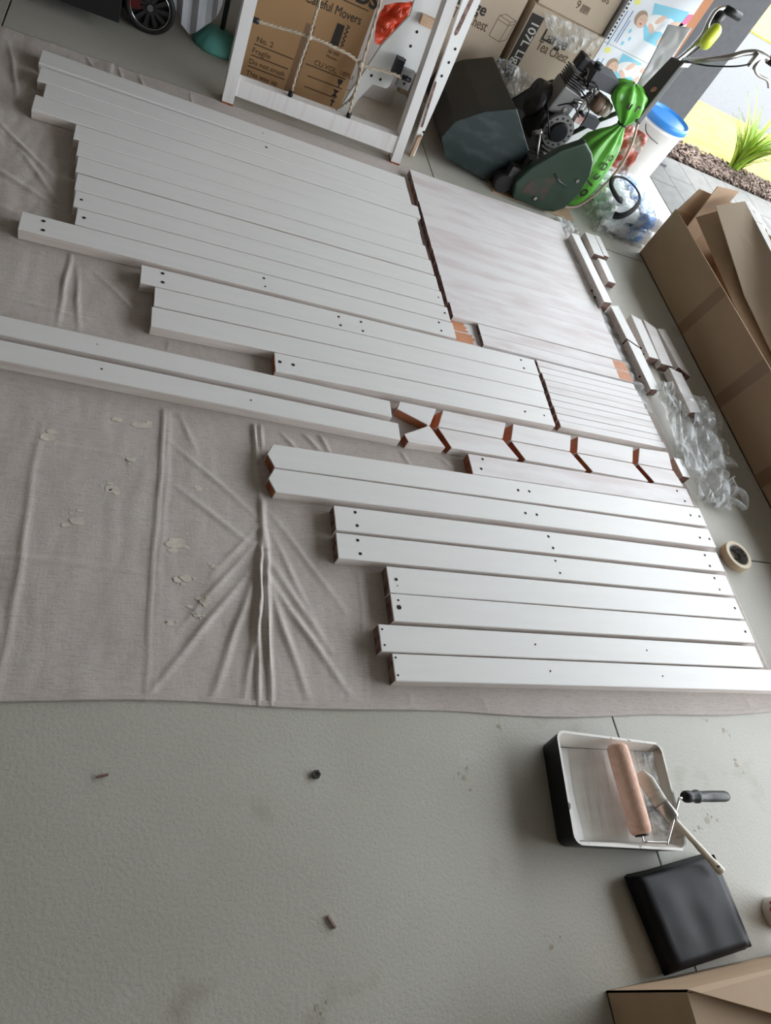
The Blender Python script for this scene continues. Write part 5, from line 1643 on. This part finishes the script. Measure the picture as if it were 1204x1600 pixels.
# ------------------------------------------------------------------ pram, cloth, teal dome
st = thing('pram', 'black pram in shadow with a multi-spoke front wheel', 'pram', (-.1, 3.6, 0))
wc = Vector((.010, 3.42, .103))
bm = new_bm(); tube(bm, [wc + Vector((.090 * math.cos(a), 0, .090 * math.sin(a))) for a in [2 * math.pi * k / 40 for k in range(40)]], .0125, n=10, closed=True); wh = obj('wheel', bm, 'rubber', st)
bm = new_bm(); tube(bm, [wc + Vector((.079 * math.cos(a), -.011, .079 * math.sin(a))) for a in [2 * math.pi * k / 40 for k in range(40)]], .0018, n=6, closed=True); obj('rim_ring', bm, 'chrome', wh)
bm = new_bm(); cyl(bm, wc + Vector((0, -.014, 0)), wc + Vector((0, .01, 0)), .0125, n=16); obj('hub', bm, 'cylgrey', wh)
for k in range(11):
    a = 2 * math.pi * k / 11
    d = Vector((math.cos(a), 0, math.sin(a)))
    s = Vector((-math.sin(a), 0, math.cos(a)))
    bm = new_bm()
    pts = [wc + d * .012 - s * .006, wc + d * .076 - s * .009, wc + d * .076 + s * .009, wc + d * .012 + s * .006]
    lo = [bm.verts.new(p + Vector((0, -.006, 0))) for p in pts]; hi = [bm.verts.new(p + Vector((0, .002, 0))) for p in pts]
    bm.faces.new(lo); bm.faces.new(hi[::-1])
    for q in range(4):
        bm.faces.new((lo[q], hi[q], hi[(q + 1) % 4], lo[(q + 1) % 4]))
    bmesh.ops.recalc_face_normals(bm, faces=bm.faces)
    obj('spoke', bm, 'spoke_black', wh)
bm = new_bm(); cyl(bm, wc + Vector((0, .006, 0)), wc + Vector((0, .012, 0)), .078, n=30); obj('wheel_disc', bm, 'blackfab', wh)
bm = new_bm(); box(bm, -.075, -.028, 3.4085, 3.4125, .082, .155); obj('red_tag', bm, 'redfab', wh)
bm = new_bm(); cyl(bm, wc + Vector((0, .01, 0)), wc + Vector((0, .16, 0)), .010, n=10); obj('axle', bm, 'black', st)
bm = new_bm(); tube(bm, smooth_path([(.03, 3.50, .10), (-.05, 3.52, .30), (-.25, 3.55, .55), (-.4, 3.6, .95)], 6), .014, n=10); obj('frame_tube', bm, 'black', st)
bm = new_bm(); box(bm, -.62, .07, 3.44, 3.98, .055, .42); box(bm, -.66, -.10, 3.30, 3.62, .05, .45); bevel(bm, .03, 3); obj('fabric_basket', bm, 'blackfab', st)
bm = new_bm(); box(bm, -.55, .05, 3.5, 3.95, .42, .95); bevel(bm, .1, 3); obj('seat_shell', bm, 'blackfab', st)
for x, y in ((-.52, 3.54), (-.52, 3.92), (.06, 3.92)):
    bm = new_bm(); tube(bm, [Vector((x + .075 * math.cos(a), y, .09 + .075 * math.sin(a))) for a in [2 * math.pi * k / 24 for k in range(24)]], .0135, n=8, closed=True); obj('wheel', bm, 'rubber', st)
gc = thing('grey_blanket', 'folded pale grey fabric hanging down beside the pram wheel', 'blanket', (.2, 3.46, .05))
bm = new_bm()
bot = [(.095, .130), (.115, .105), (.140, .075), (.165, .052), (.181, .040), (.205, .066), (.235, .095), (.259, .122), (.275, .160), (.290, .200)]
n = len(bot)
fr_, bk_ = [], []
for i, (x, z) in enumerate(bot):
    dy = .012 * math.sin(i * 2.2)
    fr_.append([bm.verts.new((x, 3.455 + dy, z)), bm.verts.new((x - .015, 3.455 + dy * 1.4, z + .2)), bm.verts.new((x - .03, 3.458 + dy, .55))])
for A, Bq in zip(fr_, fr_[1:]):
    for q in range(2):
        bm.faces.new((A[q], Bq[q], Bq[q + 1], A[q + 1]))
o = obj('folded_cloth', bm, 'greyfab', gc); o.modifiers.new('thickness', 'SOLIDIFY').thickness = .006

td = thing('teal_dome_base', 'teal ribbed dome base with grey pole on the floor by the pram', 'stand', (.305, 3.550, 0))
bm = new_bm()
n = 48
prof = [(.108, .001), (.108, .010), (.101, .028), (.085, .048), (.060, .064), (.032, .072), (.014, .074)]
rings = []
for r, z in prof:
    rings.append([bm.verts.new((0.305 + r * (1 - (.05 if k % 6 == 0 else 0)) * math.cos(2 * math.pi * k / n), 3.550 + r * (1 - (.05 if k % 6 == 0 else 0)) * math.sin(2 * math.pi * k / n), z)) for k in range(n)])
for A, Bq in zip(rings, rings[1:]):
    for k in range(n):
        bm.faces.new((A[k], A[(k + 1) % n], Bq[(k + 1) % n], Bq[k]))
bm.faces.new(rings[0][::-1]); bm.faces.new(rings[-1])
obj('dome', bm, 'teal', td, smooth=True)
bm = new_bm(); cyl(bm, (.318, 3.560, .068), (.318, 3.560, .9), .011, n=14); obj('pole', bm, 'slategrey', td)

# ------------------------------------------------------------------ grass plant outside
gp = thing('grass_plant', 'bright green strappy grass clump growing in the mulch bed', 'plant', (4.40, 4.83, 0))
lm = []
for v in range(6):
    bm = new_bm()
    L = .44 + .055 * v
    lean = .16 + .085 * v
    k = 7
    pr = None
    for i in range(k + 1):
        s = i / k
        w = .0115 * (1 - s ** 2.2) + .0006
        x = lean * s ** 1.9
        z = L * s * (1 - .16 * s * (v / 5))
        cur = (bm.verts.new((x, -w, z)), bm.verts.new((x + .002, 0, z - .003)), bm.verts.new((x, w, z)))
        if pr:
            for q in range(2):
                bm.faces.new((pr[q], cur[q], cur[q + 1], pr[q + 1]))
        pr = cur
    me = bpy.data.meshes.new('leaf')
    bm.to_mesh(me); bm.free()
    me.materials.append(M['leaf'])
    lm.append(me)
for i in range(110):
    o = bpy.data.objects.new('leaf', random.choice(lm))
    COL.objects.link(o)
    o.parent = gp
    a = random.uniform(0, 2 * math.pi)
    rr = random.uniform(0, .05)
    o.location = (rr * math.cos(a), rr * math.sin(a) * .7, -.005)
    o.rotation_euler = (random.uniform(-.12, .12), random.uniform(-.1, .25), a + random.uniform(-.4, .4))
    s = random.uniform(.75, 1.12) * (.76 + .24 * math.cos(a + .5))
    o.scale = (s * (1.1 if math.cos(a + .5) > -.2 else .7), s * 1.25 + .2, s)

# ------------------------------------------------------------------ stains and crumbs on the concrete
M['floorstain'] = mat('yellow_brown_stain', (0.33, 0.275, 0.19), 0.6, (0.42, 0.385, 0.32), 60)
for (x, y, r) in [(0.913, 0.309, .013), (0.925, 0.330, .008), (1.056, -0.058, .012), (0.505, -0.088, .010), (1.046, 0.431, .008), (1.86, 0.411, .012), (1.856, 0.307, .012), (1.66, 0.165, .016), (1.62, 0.15, .010), (1.80, 0.44, .006)]:
    bm = new_bm()
    for b_ in range(4):
        n = 12
        ox, oy = (0, 0) if b_ == 0 else (random.gauss(0, r), random.gauss(0, r))
        rb_ = r * (random.uniform(.5, .8) if b_ == 0 else random.uniform(.15, .4))
        bm.faces.new([bm.verts.new((x + ox + rb_ * math.cos(2 * math.pi * k / n) * random.uniform(.7, 1.2), y + oy + rb_ * math.sin(2 * math.pi * k / n) * random.uniform(.7, 1.2), .0004 + .0001 * b_)) for k in range(n)])
    o = obj('floor_stain', bm, 'floorstain', floor)
    o['kind'] = 'stuff'
# ------------------------------------------------------------------ crumbs on the concrete
nut = thing('hex_nut', 'small dark metal nut lying alone on the open concrete', 'nut', (.535, .330, 0))
bm = new_bm()
R0 = [[bm.verts.new((.535 + r * math.cos(math.pi / 3 * k), .330 + r * math.sin(math.pi / 3 * k), z)) for k in range(6)] for r, z in ((.010, .001), (.010, .007), (.005, .007), (.005, .001))]
for A, Bq in zip(R0, R0[1:] + R0[:1]):
    for k in range(6):
        bm.faces.new((A[k], A[(k + 1) % 6], Bq[(k + 1) % 6], Bq[k]))
obj('nut_body', bm, 'darkmetal', nut)
for (x, y, l, a, lab) in ((.545, .047, .014, -1.0, 'thin brown wood splinter on the concrete near the photo bottom'), (.094, .345, .010, .2, 'dark wood chip on the concrete left of the nut')):
    bm = new_bm()
    mt = Matrix.Translation((x, y, .003)) @ Matrix.Rotation(a, 4, 'Z')
    vs = box(bm, -l, l, -.0022, .0022, -.0022, .0022, 0, mt)
    o = obj('wood_splinter', bm, 'rawend', loc=(x, y, .0008)); tag(o, lab, 'splinter')
